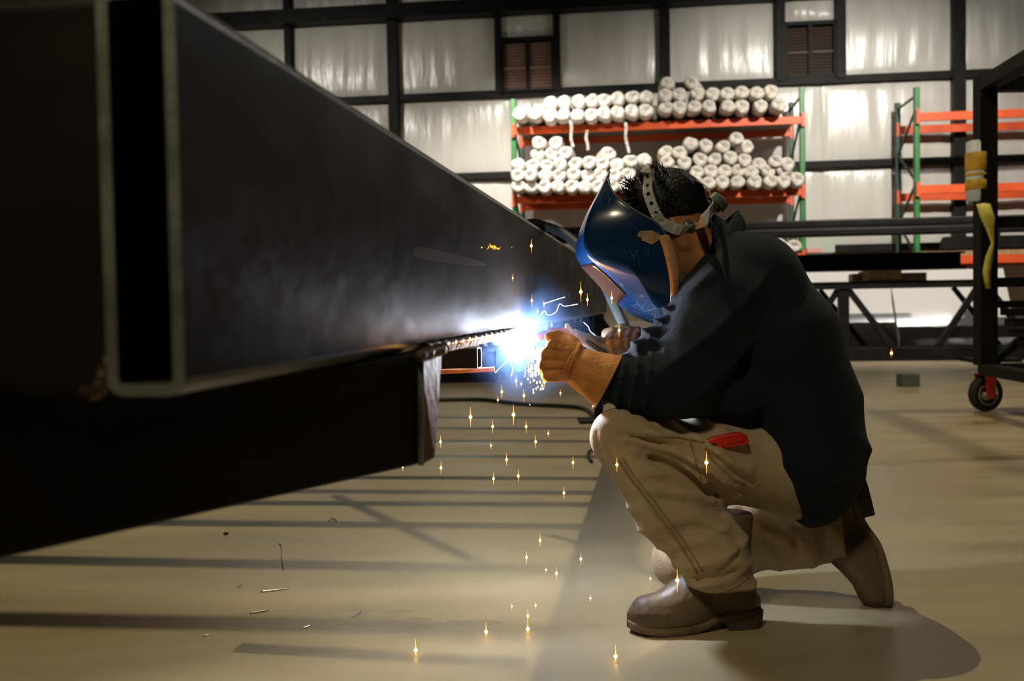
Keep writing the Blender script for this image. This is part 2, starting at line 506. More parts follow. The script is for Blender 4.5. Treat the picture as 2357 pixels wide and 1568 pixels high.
WALL = 1.35                                       # vinyl face behind the rack fronts
wall = struct('wall_back', wb(MB(), -15, 15, WALL + 0.12, WALL + 0.3, 0, 8), M['vinyl'])
def wu(px, py=120): return onp(px, py, WALL)[0]
def wz(px, py): return onp(px, py, WALL)[1]
z_g1, z_g2, z_eave = wz(1530, 200), wz(1530, 391), wz(850, 38)
dz = z_g1 - z_g2
z_g3 = z_g2 - dz
z_g0 = z_g3 - dz
ucols = {'c665': wu(665), 'c905': wu(905), 'w1a': wu(1147), 'w1b': wu(1282), 'c1530': wu(1530), 'w2a': wu(1796), 'w2b': wu(1934), 'c2205': wu(2205)}
def vpanel(u0, u1, z0, z1, seed):
    "one bulging vinyl insulation panel between girts and columns"
    r = random.Random(seed)
    nu, nz = 30, 14
    ph = [r.uniform(0, 6.28) for _ in range(6)]
    am = r.uniform(0.5, 1.0)
    rows = []
    for j in range(nz + 1):
        row = []
        for i in range(nu + 1):
            a, b = i / nu, j / nz
            pil = (math.sin(PI * a) ** 0.4) * (math.sin(PI * b) ** 0.35) if 0 < a < 1 and 0 < b < 1 else 0
            wr = sum(math.sin(a * (u1 - u0) * f + ph[k] + 0.6 * math.sin(b * 3 + ph[k])) for k, f in enumerate((7, 11, 17, 23))) * 0.006 * am
            wr += 0.01 * math.sin(b * 9 + ph[4] + 2 * a) * math.exp(-4 * a) + 0.006 * math.sin(b * 12 + ph[5] - 2 * a) * math.exp(-4 * (1 - a))
            row.append(W(u0 + (u1 - u0) * a, WALL + 0.10 - 0.07 * pil + wr * pil, z0 + (z1 - z0) * b))
        rows.append(row)
    MB().grid(rows).build('panel', M['vinyl'], wall, True)
us = [-14, -10.5, ucols['c665'] - 1.75, ucols['c665'], ucols['c905'], ucols['w1a'], ucols['w1b'], ucols['c1530'], ucols['w2a'], ucols['w2b'], ucols['c2205'], ucols['c2205'] + 1.8, ucols['c2205'] + 3.6, 14]
w1_lo, w1_hi = wz(1215, 218), wz(1215, 86)
w2_lo, w2_hi = wz(1865, 182), wz(1865, 50)
k = 0
for a, b in zip(us[:-1], us[1:]):
    k += 1
    if a == ucols['w1a']: vpanel(a, b, w1_hi, z_eave, k)
    elif a == ucols['w2a']: vpanel(a, b, w2_hi, z_eave, k)
    else: vpanel(a, b, z_g1, z_eave, k)
    vpanel(a, b, z_eave, z_eave + dz, k + 300)
lows = [-14, -10.5, ucols['c905'] - 3.3, ucols['c905'], ucols['w1a'] + 0.2, ucols['c1530'], ucols['w2b'] - 0.3, ucols['c2205'], ucols['c2205'] + 2.2, 14]
for zi, (z0, z1) in enumerate(((z_g2, z_g1), (z_g3, z_g2), (z_g0, z_g3), (0.02, z_g0))):
    if z1 - z0 < 0.05: continue
    for a, b in zip(lows[:-1], lows[1:]):
        k += 1
        vpanel(a, b, z0, z1, k)
for z in (z_g1, z_g2, z_g3):
    wb(MB(), -14, 14, WALL - 0.06, WALL + 0.1, z - 0.055, z + 0.055).build('girt', M['dark_steel'], wall)
wb(MB(), -14, 14, WALL - 0.25, WALL + 0.1, z_eave - 0.11, z_eave + 0.13).build('eave_beam', M['dark_steel'], wall)
wb(MB(), -14, 14, WALL - 0.02, WALL + 0.1, 0, 0.12).build('sill_channel', M['dark_steel'], wall)
for key, w, full in (('c665', 0.05, 0), ('c905', 0.085, 1), ('w1a', 0.05, 0), ('w1b', 0.055, 0), ('c1530', 0.085, 0), ('w2a', 0.07, 0), ('w2b', 0.075, 0), ('c2205', 0.095, 1)):
    wb(MB(), ucols[key] - w, ucols[key] + w, WALL - 0.10, WALL + 0.1, 0 if full else z_g1, z_eave + dz).build('column', M['dark_steel'], wall)

def window(name, a, b, z0, z1, m, rail):
    o = empty(name, W((a + b) / 2, WALL, z0))
    o['kind'] = 'structure'
    mb = MB()
    for (x0, x1, y0, y1) in ((a, b, z0, z0 + 0.06), (a, b, z1 - 0.06, z1), (a, a + 0.05, z0, z1), (b - 0.05, b, z0, z1)):
        wb(mb, x0, x1, WALL - 0.06, WALL + 0.1, y0, y1)
    mb.build('window_frame', M['dark_steel'], o)
    um = (a + b) / 2
    wb(MB(), um - 0.03, um + 0.03, WALL - 0.03, WALL + 0.08, z0, z1).build('mullion', M['dark_steel'], o)
    wb(MB(), a + 0.05, b - 0.05, WALL + 0.10, WALL + 0.11, z0 + 0.06, z1 - 0.06).build('pane', M['lens'], o)
    wb(MB(), a + 0.05, b - 0.05, WALL - 0.01, WALL + 0.07, z0 + (z1 - z0) * 0.45, z0 + (z1 - z0) * 0.45 + 0.035).build('meeting_rail', rail, o)
    n = 15
    for i in range(n):
        z = z0 + 0.08 + (z1 - z0 - 0.16) * (i + 0.5) / n
        for u0, u1 in ((a + 0.055, um - 0.03), (um + 0.03, b - 0.055)):
            mb = MB()
            mb.hexa([W(u0, WALL + 0.02, z - 0.026), W(u1, WALL + 0.02, z - 0.026), W(u1, WALL + 0.03, z - 0.026), W(u0, WALL + 0.03, z - 0.026),
                     W(u0, WALL + 0.05, z + 0.026), W(u1, WALL + 0.05, z + 0.026), W(u1, WALL + 0.06, z + 0.026), W(u0, WALL + 0.06, z + 0.026)])
            mb.build('slat', m, o)
    return o
window('window_1', ucols['w1a'] + 0.04, ucols['w1b'] - 0.04, w1_lo, w1_hi, M['shutter'], M['shutter'])
window('window_2', ucols['w2a'] + 0.06, ucols['w2b'] - 0.06, w2_lo, w2_hi, M['shutter_dark'], M['shutter_dark'])

# ------------------------------------------------------------------ pallet racks
RD = 1.07
def upright(rack, u, ztop, inward):
    for n, m, dzp in ((0, M['green'], 0), (RD, M['green_dark'], -0.02)):
        mb = MB()
        wb(mb, u - 0.04, u + 0.04, n, n + 0.012, 0, ztop + dzp)
        wb(mb, u - 0.04, u - 0.028, n, n + 0.07, 0, ztop + dzp)
        wb(mb, u + 0.028, u + 0.04, n, n + 0.07, 0, ztop + dzp)
        mb.build('post', m, rack)
        wb(MB(), u - 0.07, u + 0.07, n - 0.03, n + 0.10, 0, 0.012).build('foot_plate', m, rack)
    z, s = 0.35, 0
    while z < ztop - 0.5:
        a, b = (0.05, RD) if s % 2 == 0 else (RD, 0.05)
        MB().bar(W(u, a, z), W(u, b, z + 0.55), 0.03).build('brace', M['green_dark'], rack)
        z += 0.55; s += 1
    MB().bar(W(u, 0.05, ztop - 0.12), W(u, RD, ztop - 0.12), 0.03).build('brace', M['green_dark'], rack)
def rack_beam(rack, u0, u1, n, zt, h=0.115):
    mb = MB()
    wb(mb, u0, u1, n - 0.045, n, zt - h, zt)
    wb(mb, u0, u1, n - 0.052, n - 0.045, zt - h, zt - h * 0.45)
    o = mb.build('beam', M['orange'], rack, bevel=0.004)
    for u in (u0, u1):
        wb(MB(), u - 0.025, u + 0.025, n - 0.062, n - 0.002, zt - h - 0.04, zt + 0.05).build('connector', M['orange'], rack)
uL, _ = onp(1182, 300)
uR, _ = onp(1847, 280)
z_top = onp(1182, 228)[1]
rack1 = empty('pallet_rack', W((uL + uR) / 2, 0, 0), 'green and orange pallet rack loaded with white wrapped rolls', 'rack')
upright(rack1, uL, z_top, 1)
upright(rack1, uR, z_top, -1)
zb1, zb2, zb3 = onp(1515, 281)[1], onp(1515, 443)[1], onp(1830, 584)[1]
for zt in (zb1, zb2, zb3):
    rack_beam(rack1, uL, uR, 0, zt)
    rack_beam(rack1, uL, uR, RD + 0.05, zt)
    wb(MB(), uL + 0.05, uR - 0.05, 0.02, RD, zt - 0.01, zt + 0.008).build('deck', M['deck'], rack1)
u2, _ = onp(2111, 300)
z2 = onp(2111, 200)[1]
rack2 = empty('pallet_rack', W(u2 + 2, 0, 0), 'empty green and orange pallet rack behind the wheeled steel cart', 'rack')
upright(rack2, u2, z2, 1)
upright(rack2, u2 + 3.9, z2, -1)
for zt in (onp(2260, 255)[1], onp(2260, 423)[1], onp(2300, 586)[1]):
    rack_beam(rack2, u2, u2 + 3.9, 0, zt, 0.125)
    rack_beam(rack2, u2, u2 + 3.9, RD + 0.05, zt, 0.125)

# ------------------------------------------------------------------ wrapped rolls: (pixel x, pixel y) of each end
ROLL_LEN = 1.5
def roll_mesh(seed, m):
    r = random.Random(seed)
    n, rad = 18, 0.110
    ph = [r.uniform(0, 6.28) for _ in range(8)]
    sq = r.uniform(0.88, 1.0)
    prof = [(0.03, 0.035), (0.012, 0.45), (0.0, 0.72), (0.012, 0.92), (0.05, 1.0), (0.45, 1.0), (0.9, 0.98), (ROLL_LEN - 0.03, 0.97), (ROLL_LEN, 0.7), (ROLL_LEN, 0.03)]
    rows = []
    for li, (y, f) in enumerate(prof):
        row = []
        for k in range(n):
            a = 2 * PI * k / n
            rr = rad * f * (1 + 0.06 * math.sin(2 * a + ph[0]) + 0.05 * math.sin(3 * a + ph[1]) + 0.03 * math.sin(5 * a + ph[2] + li))
            yy = y + (0.012 * math.sin(2 * a + ph[3]) + 0.007 * math.sin(5 * a + ph[4] + f * 5)) * (1 if li < 4 else 0.2) * (1 - 0.3 * f)
            row.append((rr * math.cos(a), yy, rr * math.sin(a) * sq))
        rows.append(row)
    mb = MB().grid(rows, True)
    me = bpy.data.meshes.new('wrapped_roll')
    me.from_pydata(mb.v, [], mb.f)
    fix_normals(me)
    me.polygons.foreach_set('use_smooth', [True] * len(me.polygons))
    me.materials.append(m)
    return me
ROLLS_A = [roll_mesh(i, M['poly_a']) for i in range(6)]
ROLLS_B = [roll_mesh(40 + i, M['poly_b']) for i in range(6)]
ORD = ['first', 'second', 'third', 'fourth', 'fifth', 'sixth', 'seventh', 'eighth', 'ninth', 'tenth', 'eleventh', 'twelfth', 'thirteenth', 'fourteenth',
       'fifteenth', 'sixteenth', 'seventeenth', 'eighteenth', 'nineteenth', 'twentieth']
def place_rolls(pts, phrase, group, meshes, tilt=()):
    pts = sorted(pts)
    for i, (x, y) in enumerate(pts):
        u, z = onp(x, y, -0.34)
        r = random.Random(int(x * 7 + y))
        o = bpy.data.objects.new('wrapped_roll', meshes[(int(x) * 3 + int(y)) % len(meshes)])
        COL.objects.link(o)
        o.location = W(u, -0.34 + r.uniform(-0.04, 0.04), z)
        tl = r.uniform(-0.02, 0.02)
        if (x, y) in tilt: tl = r.choice((-0.22, 0.2))
        o.rotation_euler = (r.uniform(-0.015, 0.015), r.uniform(0, 0.7) if (x, y) in tilt else r.uniform(-0.35, 0.35), -YAW + tl)
        which = 'only' if len(pts) == 1 else (ORD[i] if i < len(ORD) else 'last')
        tag(o, 'white wrapped roll, %s from left %s' % (which, phrase) if which != 'only' else 'single white wrapped roll %s' % phrase, 'roll', group)
place_rolls([(1195, 261), (1231, 262), (1266, 266), (1297, 264), (1329, 264), (1361, 263), (1391, 260), (1422, 257), (1455, 254), (1487, 253)],
            'in top shelf bottom layer, left half', 'rolls on the top shelf', ROLLS_A)
place_rolls([(1267, 236), (1299, 236), (1332, 233), (1363, 231), (1391, 229), (1422, 227), (1456, 223), (1487, 222)],
            'in top shelf upper layer, left half', 'rolls on the top shelf', ROLLS_A)
place_rolls([(1533, 246), (1564, 246), (1598, 245), (1632, 244), (1676, 244), (1709, 243), (1752, 242), (1794, 240)],
            'in top shelf bottom layer, right half', 'rolls on the top shelf', ROLLS_B)
place_rolls([(1532, 218), (1564, 216), (1605, 215), (1641, 215), (1674, 215), (1707, 212), (1742, 214), (1776, 210)],
            'in top shelf upper layer, right half', 'rolls on the top shelf', ROLLS_B)
place_rolls([(1536, 190)], 'lying highest of all on the top shelf', 'rolls on the top shelf', ROLLS_B)
place_rolls([(1590, 190)], 'lying askew on the very top of the top shelf', 'rolls on the top shelf', ROLLS_B, ((1590, 190),))
place_rolls([(1192, 427), (1222, 429), (1253, 429), (1284, 429), (1316, 428), (1346, 429), (1376, 428), (1408, 427), (1440, 426), (1472, 425)],
            'in middle shelf bottom layer, left half', 'rolls on the middle shelf', ROLLS_A)
place_rolls([(1191, 403), (1221, 403), (1255, 402), (1287, 403), (1320, 400), (1352, 403), (1382, 401), (1414, 402), (1446, 400)],
            'in middle shelf second layer, left half', 'rolls on the middle shelf', ROLLS_A)
place_rolls([(1193, 378), (1226, 379), (1258, 379), (1290, 377), (1324, 376), (1356, 374), (1387, 376), (1421, 378), (1453, 370), (1483, 366)],
            'in middle shelf third layer, left half', 'rolls on the middle shelf', ROLLS_A, ((1453, 370),))
place_rolls([(1237, 354), (1269, 353), (1302, 352), (1402, 352)],
            'in middle shelf fourth layer, left half', 'rolls on the middle shelf', ROLLS_A, ((1402, 352),))
place_rolls([(1240, 328), (1279, 329)], 'on top of middle shelf heap, left half', 'rolls on the middle shelf', ROLLS_A)
place_rolls([(1535, 421), (1567, 420), (1601, 420), (1631, 421), (1663, 419), (1698, 418), (1739, 417), (1774, 417), (1806, 416), (1837, 411)],
            'in middle shelf bottom layer, right half', 'rolls on the middle shelf', ROLLS_B)
place_rolls([(1529, 396), (1561, 394), (1604, 395), (1637, 393), (1669, 392), (1701, 391), (1730, 394), (1770, 392), (1803, 390)],
            'in middle shelf second layer, right half', 'rolls on the middle shelf', ROLLS_B, ((1803, 390),))
place_rolls([(1535, 373), (1576, 374), (1610, 366), (1645, 366), (1682, 362), (1714, 368), (1748, 376), (1784, 371), (1815, 377)],
            'in middle shelf third layer, right half', 'rolls on the middle shelf', ROLLS_B, ((1610, 366), (1784, 371), (1815, 377)))
place_rolls([(1533, 348), (1565, 351), (1590, 331), (1625, 335), (1665, 336), (1720, 338)],
            'in middle shelf fourth layer, right half', 'rolls on the middle shelf', ROLLS_B, ((1720, 338),))
place_rolls([(1696, 317)], 'crowning the middle shelf heap', 'rolls on the middle shelf', ROLLS_B)
place_rolls([(1766, 568), (1798, 566), (1829, 566)], 'in low shelf layer behind the kneeling welder', 'rolls on the low shelf', ROLLS_B)
place_rolls([(1775, 546)], 'on the low shelf pile behind the welder', 'rolls on the low shelf', ROLLS_B)
# loose tie ribbons hanging from the top shelf
for i, (x0, y0, x1, y1) in enumerate(((1312, 278, 1318, 338), (1438, 282, 1446, 352), (1350, 300, 1352, 346))):
    u0, z0 = onp(x0, y0, -0.38); u1, z1 = onp(x1, y1, -0.38)
    mb = MB()
    rows = []
    for j in range(9):
        t = j / 8
        uu = u0 + (u1 - u0) * t + 0.012 * math.sin(t * 7 + i)
        zz = z0 + (z1 - z0) * t
        rows.append([W(uu - 0.02, -0.39 - 0.01 * math.sin(t * 5), zz), W(uu + 0.02, -0.38, zz)])
    mb.grid(rows)
    o = mb.build('tie_ribbon', M['poly_b'])
    o.modifiers.new('thick', 'SOLIDIFY').thickness = 0.006
    tag(o, ['pale ribbon dangling below the top shelf, nearest the left post', 'long pale ribbon dangling above the welder\'s hair',
            'thin short ribbon dangling between two longer ribbons under top shelf'][i], 'ribbon', 'ribbons hanging from the top shelf')

# ------------------------------------------------------------------ stock and joists in front of the racks
OFF = -2.0
def jz(px, py, off=OFF): return onp(px, py, off)
joist = empty('bar_joist', W(jz(1700, 800)[0], OFF, 0), 'long black steel bar joist standing on the floor before the racks', 'joist')
ua, ub = jz(880, 820)[0], jz(2560, 820)[0]
zt0, zt1 = jz(2050, 663)[1], jz(2050, 647)[1]
zb0, zb1_ = 0.0, jz(2050, 801)[1]
wb(MB(), ua, ub, OFF - 0.07, OFF + 0.07, zt0, zt1).build('top_chord', M['dark_steel'], joist)
wb(MB(), ua, ub, OFF - 0.07, OFF + 0.07, zb0, zb1_).build('bottom_chord', M['dark_steel'], joist)
period = jz(2262, 700)[0] - jz(1941, 700)[0]
x = jz(1941, 700)[0] - 4 * period
while x < ub:
    MB().bar(W(x, OFF, zb1_), W(x, OFF, zt0), 0.135, 0.1, WN).build('post', M['dark_steel'], joist)
    MB().bar(W(x + 0.07, OFF, zt0 - 0.02), W(x + period * 0.36, OFF, zb1_), 0.075, 0.06, WN).build('diagonal', M['dark_steel'], joist)
    MB().bar(W(x - 0.07, OFF, zt0 - 0.02), W(x - period * 0.32, OFF, zb1_), 0.075, 0.06, WN).build('diagonal', M['dark_steel'], joist)
    x += period
joist2 = empty('bar_joist', W(jz(1700, 800, OFF + 0.55)[0], OFF + 0.55, 0), 'second black bar joist seen through the diagonals of the first', 'joist')
for z0, z1, nm in ((zt0, zt1, 'top_chord'), (0, zb1_, 'bottom_chord')):
    wb(MB(), ua, ub, OFF + 0.48, OFF + 0.6, z0, z1).build(nm, M['dark_steel'], joist2)
x = jz(1905, 700)[0] - 4 * period
while x < ub:
    MB().bar(W(x, OFF + 0.55, zt0), W(x + period * 0.34, OFF + 0.55, zb1_), 0.06, 0.05, WN).build('diagonal', M['dark_steel'], joist2)
    x += period
# I-beam lying on blocks on the joists
zi0, zi1 = jz(2050, 622)[1], jz(2050, 583)[1]
ui1 = jz(2215, 600)[0]
ibeam = empty('steel_i_beam', W(ui1 - 3, OFF + 0.1, zi0), 'long dark I-beam lying on blocks above the bar joists', 'beam')
wb(MB(), ua + 1.5, ui1, OFF - 0.12, OFF + 0.28, zi1 - 0.025, zi1).build('top_flange', M['dark_steel'], ibeam)
wb(MB(), ua + 1.5, ui1, OFF - 0.12, OFF + 0.28, zi0, zi0 + 0.025).build('bottom_flange', M['dark_steel'], ibeam)
wb(MB(), ua + 1.5, ui1, OFF + 0.06, OFF + 0.09, zi0 + 0.02, zi1 - 0.02).build('web', M['dark_steel'], ibeam)
for i, (px, lab) in enumerate(((2033, 'small timber block under the I-beam beside the cart'), (1560, 'timber block under the I-beam hidden behind the welder'))):
    u, _ = jz(px, 635)
    o = wb(MB(), u - 0.2, u + 0.22, OFF - 0.05, OFF + 0.55, zt1, zi0).build('timber_block', M['wood'], bevel=0.006)
    tag(o, lab, 'block', 'blocks under the I-beam')
u, _ = jz(1880, 637)
o = wb(MB(), jz(1975, 640)[0], jz(2150, 640)[0], OFF + 0.32, OFF + 0.6, zt1, zt1 + (zi0 - zt1) * 0.8).build('cardboard_box', M['card'], bevel=0.01)
tag(o, 'flat brown cardboard box between I-beam and bar joist', 'box')
# long tubes on stands
for i, (py0, py1, off, x0, x1, lab) in enumerate(((507, 525, -2.28, 1150, 2700, 'upper of two long dark steel tubes crossing before the racks'),
                                                   (527, 545, -2.45, 1150, 2700, 'lower of two long dark steel tubes crossing before the racks'))):
    z0, z1 = onp(1900, py1, off)[1], onp(1900, py0, off)[1]
    o = wb(MB(), onp(x0, 500, off)[0], onp(x1, 500, off)[0], off - 0.1, off + 0.1, z0, z1).build('steel_tube', M['dark_steel'], bevel=0.02)
    tag(o, lab, 'steel tube', 'long tubes before the racks')
    ztube = z0
for px, lab in ((1610, 'black stock stand hidden behind the welder'), (2275, 'black stock stand behind the cart post'), (1235, 'black stock stand behind the far beam end')):
    u = onp(px, 500, -2.3)[0]
    st = empty('stock_stand', W(u, -2.2, 0), lab, 'stand', 'stands carrying the long tubes')
    wb(MB(), u - 0.05, u + 0.05, -2.15, -2.08, 0, ztube + 0.3).build('post', M['dark_steel'], st)
    wb(MB(), u - 0.04, u + 0.04, -2.6, -2.08, ztube - 0.08, ztube).build('arm', M['dark_steel'], st)
    wb(MB(), u - 0.3, u + 0.3, -2.6, -2.08, 0, 0.05).build('base', M['dark_steel'], st)
# leaning glossy sheets behind the joists
for i, (xa, xb, lab) in enumerate(((1700, 2057, 'glossy white sheet leaning behind the joists, nearer the welder'), (2062, 2330, 'glossy white sheet leaning behind the joists, nearer the cart'))):
    u0, u1 = onp(xa, 720, -0.9)[0], onp(xb, 720, -0.9)[0]
    mb = MB()
    n0, n1, zz = -1.22, -0.55, 1.22
    mb.hexa([W(u0, n0, 0.01), W(u1, n0, 0.01), W(u1, n0 + 0.02, 0.0), W(u0, n0 + 0.02, 0.0), W(u0, n1, zz), W(u1, n1, zz), W(u1, n1 + 0.02, zz - 0.01), W(u0, n1 + 0.02, zz - 0.01)])
    tag(mb.build('white_sheet', M['panel_white']), lab, 'sheet', 'glossy sheets behind the joists')
# tube lamp over the aisle, mirrored in the sheets
tl = empty('tube_lamp', (6.4, 10.17, 6.0), 'long tube lamp hung from the roof over the aisle', 'lamp')
MB().bar((5.2, 10.24, 6.09), (7.7, 10.11, 6.09), 0.16, 0.08).build('housing', M['dark_steel'], tl)
MB().tube([(5.25, 10.24, 6.0), (7.65, 10.11, 6.0)], 0.035, 12).build('tube', emit('tube_glow', (1, 0.97, 0.92), 110), tl, True)
for x_ in (5.6, 7.2): MB().box(x_ - 0.01, x_ + 0.01, 10.16, 10.18, 6.12, 8.0).build('rod', M['dark_steel'], tl)
# boxes on the low shelf and timber on the empty rack
o = wb(MB(), onp(1852, 560)[0], onp(1925, 560)[0], 0.1, 0.6, zb3 + 0.008, onp(1880, 536, 0.1)[1]).build('shelf_box', M['pale_green'], bevel=0.006)
tag(o, 'pale green open crate on the low shelf behind the welder\'s back', 'crate')
o = wb(MB(), onp(1858, 570, -0.02)[0], onp(1892, 570, -0.02)[0], 0.02, 0.09, zb3 + 0.008, onp(1880, 571, 0.0)[1]).build('pink_box', M['pink'], bevel=0.004)
tag(o, 'small pink carton in front of the pale green crate', 'carton')
zs = onp(2300, 586)[1]
u0 = onp(2118, 570)[0]
for i, (n, h, lab) in enumerate(((0.02, 0.07, 'pale timber plank lying at front of the low orange beam'), (0.5, 0.09, 'pale timber plank at the back of the empty rack'))):
    o = wb(MB(), u0, u0 + 3.6, n, n + 0.25, zs, zs + h).build('timber_plank', M['wood'], bevel=0.004)
    tag(o, lab, 'plank', 'planks on the empty rack')
for i in range(3):
    n = 0.1 + i * 0.28
    o = wb(MB(), u0 + 0.35 + 0.1 * i, u0 + 3.3, n, n + 0.16, zs + 0.1, zs + 0.22 + 0.05 * i).build('steel_channel', M['dark_steel'])
    tag(o, ['front', 'middle', 'rear'][i] + ' dark steel channel stacked on the timber planks', 'steel channel', 'channels on the empty rack')
# dark stack of tubes on the floor behind the weld
for i, (x0, x1, py0, py1, d, lab) in enumerate(((930, 1140, 812, 853, 10.5, 'low dark steel tube on the floor beyond the small open tube'),
                                            (1120, 1400, 800, 838, 12.0, 'dark steel tube on the floor behind the welding arc'),
                                            (1270, 1392, 640, 838, 12.4, 'tall dark cabinet standing behind the welding gloves'))):
    a, b = P(x0, py1, d), P(x1, py1, d)
    zt_ = P(x0, py0, d).z
    mb = MB().hexa([(a.x, a.y, 0), (b.x, b.y, 0), (b.x, b.y + 0.5, 0), (a.x, a.y + 0.5, 0), (a.x, a.y, zt_), (b.x, b.y, zt_), (b.x, b.y + 0.5, zt_), (a.x, a.y + 0.5, zt_)])
    if i == 2:
        cab = empty('steel_cabinet', ((a.x + b.x) / 2, a.y + 0.25, 0), lab, 'cabinet')
        mb.build('body', M['dark_steel'], cab, bevel=0.01)
        for s in (0, 1):
            xx = a.x + (b.x - a.x) * (0.04 + 0.48 * s)
            dr = MB().box(xx, xx + (b.x - a.x) * 0.44, a.y - 0.02, a.y, 0.08, zt_ - 0.05).build('door', M['dark_steel'], cab, bevel=0.004)
            hx = a.x + (b.x - a.x) * (0.44 + 0.1 * s)
            MB().box(hx, hx + 0.02, a.y - 0.05, a.y - 0.02, zt_ * 0.5, zt_ * 0.5 + 0.12).build('handle', M['metal'], dr)
    else:
        tag(mb.build('steel_tube', M['dark_steel'], bevel=0.01), lab, 'steel tube', 'tubes lying on the floor')

# small grey block on the floor
g = G(2090, 889)
d_ = g.y
s = R(20, d_)
blk = MB()
top = [(g.x - s, g.y - s, 2.0 * s / 1.4), (g.x + s, g.y - s, 2.0 * s / 1.4), (g.x + s, g.y + s, 2.0 * s / 1.4), (g.x - s, g.y + s, 2.0 * s / 1.4)]
blk.hexa([(p[0], p[1], 0) for p in top] + top)
tag(blk.build('weight_block', M['concrete'], bevel=0.006), 'small grey square block alone on the floor near the cart', 'block')

# ------------------------------------------------------------------ wheeled cart
cd = 7.0
c0 = G(2268, 948)
c0 = Vector((P(2271, 900, cd).x, cd, 0))
cart = empty('steel_cart', c0, 'tall black steel cart on red bracketed caster wheel', 'cart')
zlo0, zlo1 = P(2260, 862, cd).z, P(2260, 838, cd).z
ztp0, ztp1 = P(2260, 215, cd).z, P(2260, 183, cd).z
def cpt(dx, dy, z): return Vector((c0.x + dx * 0.99 + dy * 0.10, c0.y + dy, z))
pw = 0.062
for dx, dy in ((0, 0), (1.3, 0), (0, -2.3), (1.3, -2.3)):
    p = cpt(dx, dy, 0)
    MB().box(p.x - pw, p.x + pw, p.y - pw, p.y + pw, zlo1 - 0.01, ztp1).build('post', M['dark_steel'], cart, bevel=0.008)
for z0, z1, nm in ((zlo0, zlo1, 'bottom_rail'), (ztp0, ztp1, 'top_rail')):
    for a, b in (((0, 0), (1.3, 0)), ((0, -2.3), (1.3, -2.3)), ((0, 0), (0, -2.3)), ((1.3, 0), (1.3, -2.3))):
        MB().bar(cpt(*a, (z0 + z1) / 2), cpt(*b, (z0 + z1) / 2), 0.11, z1 - z0).build(nm, M['dark_steel'], cart, bevel=0.006)
for py0, py1 in ((505, 530), (640, 662), (692, 708)):
    zc, hh = P(2320, (py0 + py1) / 2, cd + 0.2).z, R(py1 - py0, cd)
    MB().bar(cpt(0, 0.0, zc), cpt(1.3, 0.0, zc), 0.06, hh).build('cross_rail', M['dark_steel'], cart)
zA, zB = P(2320, 700, cd).z, zlo1
MB().bar(cpt(0.55, 0.0, zA), cpt(0.05, 0, zB), 0.05).build('diagonal', M['dark_steel'], cart)
def caster(dx, dy):
    p = cpt(dx, dy, 0)
    rw = 0.128
    w = empty('caster', (p.x, p.y, 0))
    w.parent = cart
    w.matrix_basis = parent_inv(cart) @ Matrix.Translation((p.x, p.y, 0))
    ax = Vector((0.25, -0.97, 0)).normalized()
    ux = Vector((ax.y, -ax.x, 0))
    c = Vector((p.x, p.y, rw))
    def lathe(prof, n=32):
        return [[c + ax * y + (ux * math.cos(2 * PI * k / n) + Vector((0, 0, 1)) * math.sin(2 * PI * k / n)) * r for k in range(n)] for y, r in prof]
    MB().grid(lathe([(-0.03, 0.082), (-0.036, 0.10), (-0.028, 0.122), (0, rw), (0.028, 0.122), (0.036, 0.10), (0.03, 0.082), (-0.03, 0.082)]), True).build('tyre', M['tyre'], w, True)
    MB().grid(lathe([(0.030, 0.083), (0.034, 0.07), (0.012, 0.06), (0.012, 0.028), (0.034, 0.024), (0.036, 0.002), (-0.036, 0.002), (-0.034, 0.07), (-0.03, 0.083)]), True).build('hub', M['metal'], w, True)
    mb = MB()
    for sgn in (-1, 1):
        q = c + ax * (0.05 * sgn)
        mb.prism([q + ux * 0.05 + Vector((0, 0, 0.15)), q - ux * 0.05 + Vector((0, 0, 0.15)), q - ux * 0.03 - Vector((0, 0, 0.03)), q + ux * 0.02 - Vector((0, 0, 0.03))], ax * 0.008 * sgn)
    mb.build('fork', M['red_paint'], w)
    mb = MB()
    mb.box(p.x - 0.08, p.x + 0.08, p.y - 0.06, p.y + 0.06, rw + 0.15, zlo0 + 0.01)
    mb.build('swivel_plate', M['metal'], w, bevel=0.004)
caster(0, 0); caster(1.3, 0); caster(0, -2.3); caster(1.3, -2.3)
# padded post wrap and strap
zp0, zp1 = P(2248, 463, cd - 0.1).z, P(2248, 320, cd - 0.1).z
pc = P(2250, 400, cd - 0.02)
pad = empty('post_pad', (pc.x, pc.y, zp0), 'white foam pad taped in yellow around the cart post', 'pad')
def pad_ring(r, z):
    n = 20
    return [Vector((pc.x + r * 1.0 * math.cos(2 * PI * k / n), pc.y + r * math.sin(2 * PI * k / n), z)) for k in range(n)]
MB().grid([pad_ring(0.06, zp0), pad_ring(0.075, zp0 + 0.015), pad_ring(0.078, (zp0 + zp1) / 2), pad_ring(0.075, zp1 - 0.015), pad_ring(0.055, zp1)], True).build('foam', M['pad'], pad, True)
for f0, f1 in ((0.20, 0.36), (0.42, 0.47), (0.50, 0.80)):
    a, b = zp0 + (zp1 - zp0) * f0, zp0 + (zp1 - zp0) * f1
    MB().grid([pad_ring(0.079, a), pad_ring(0.081, a + 0.004), pad_ring(0.082, (a + b) / 2), pad_ring(0.081, b - 0.004), pad_ring(0.079, b)], True).build('tape_band', M['tape'], pad, True)
rows = []
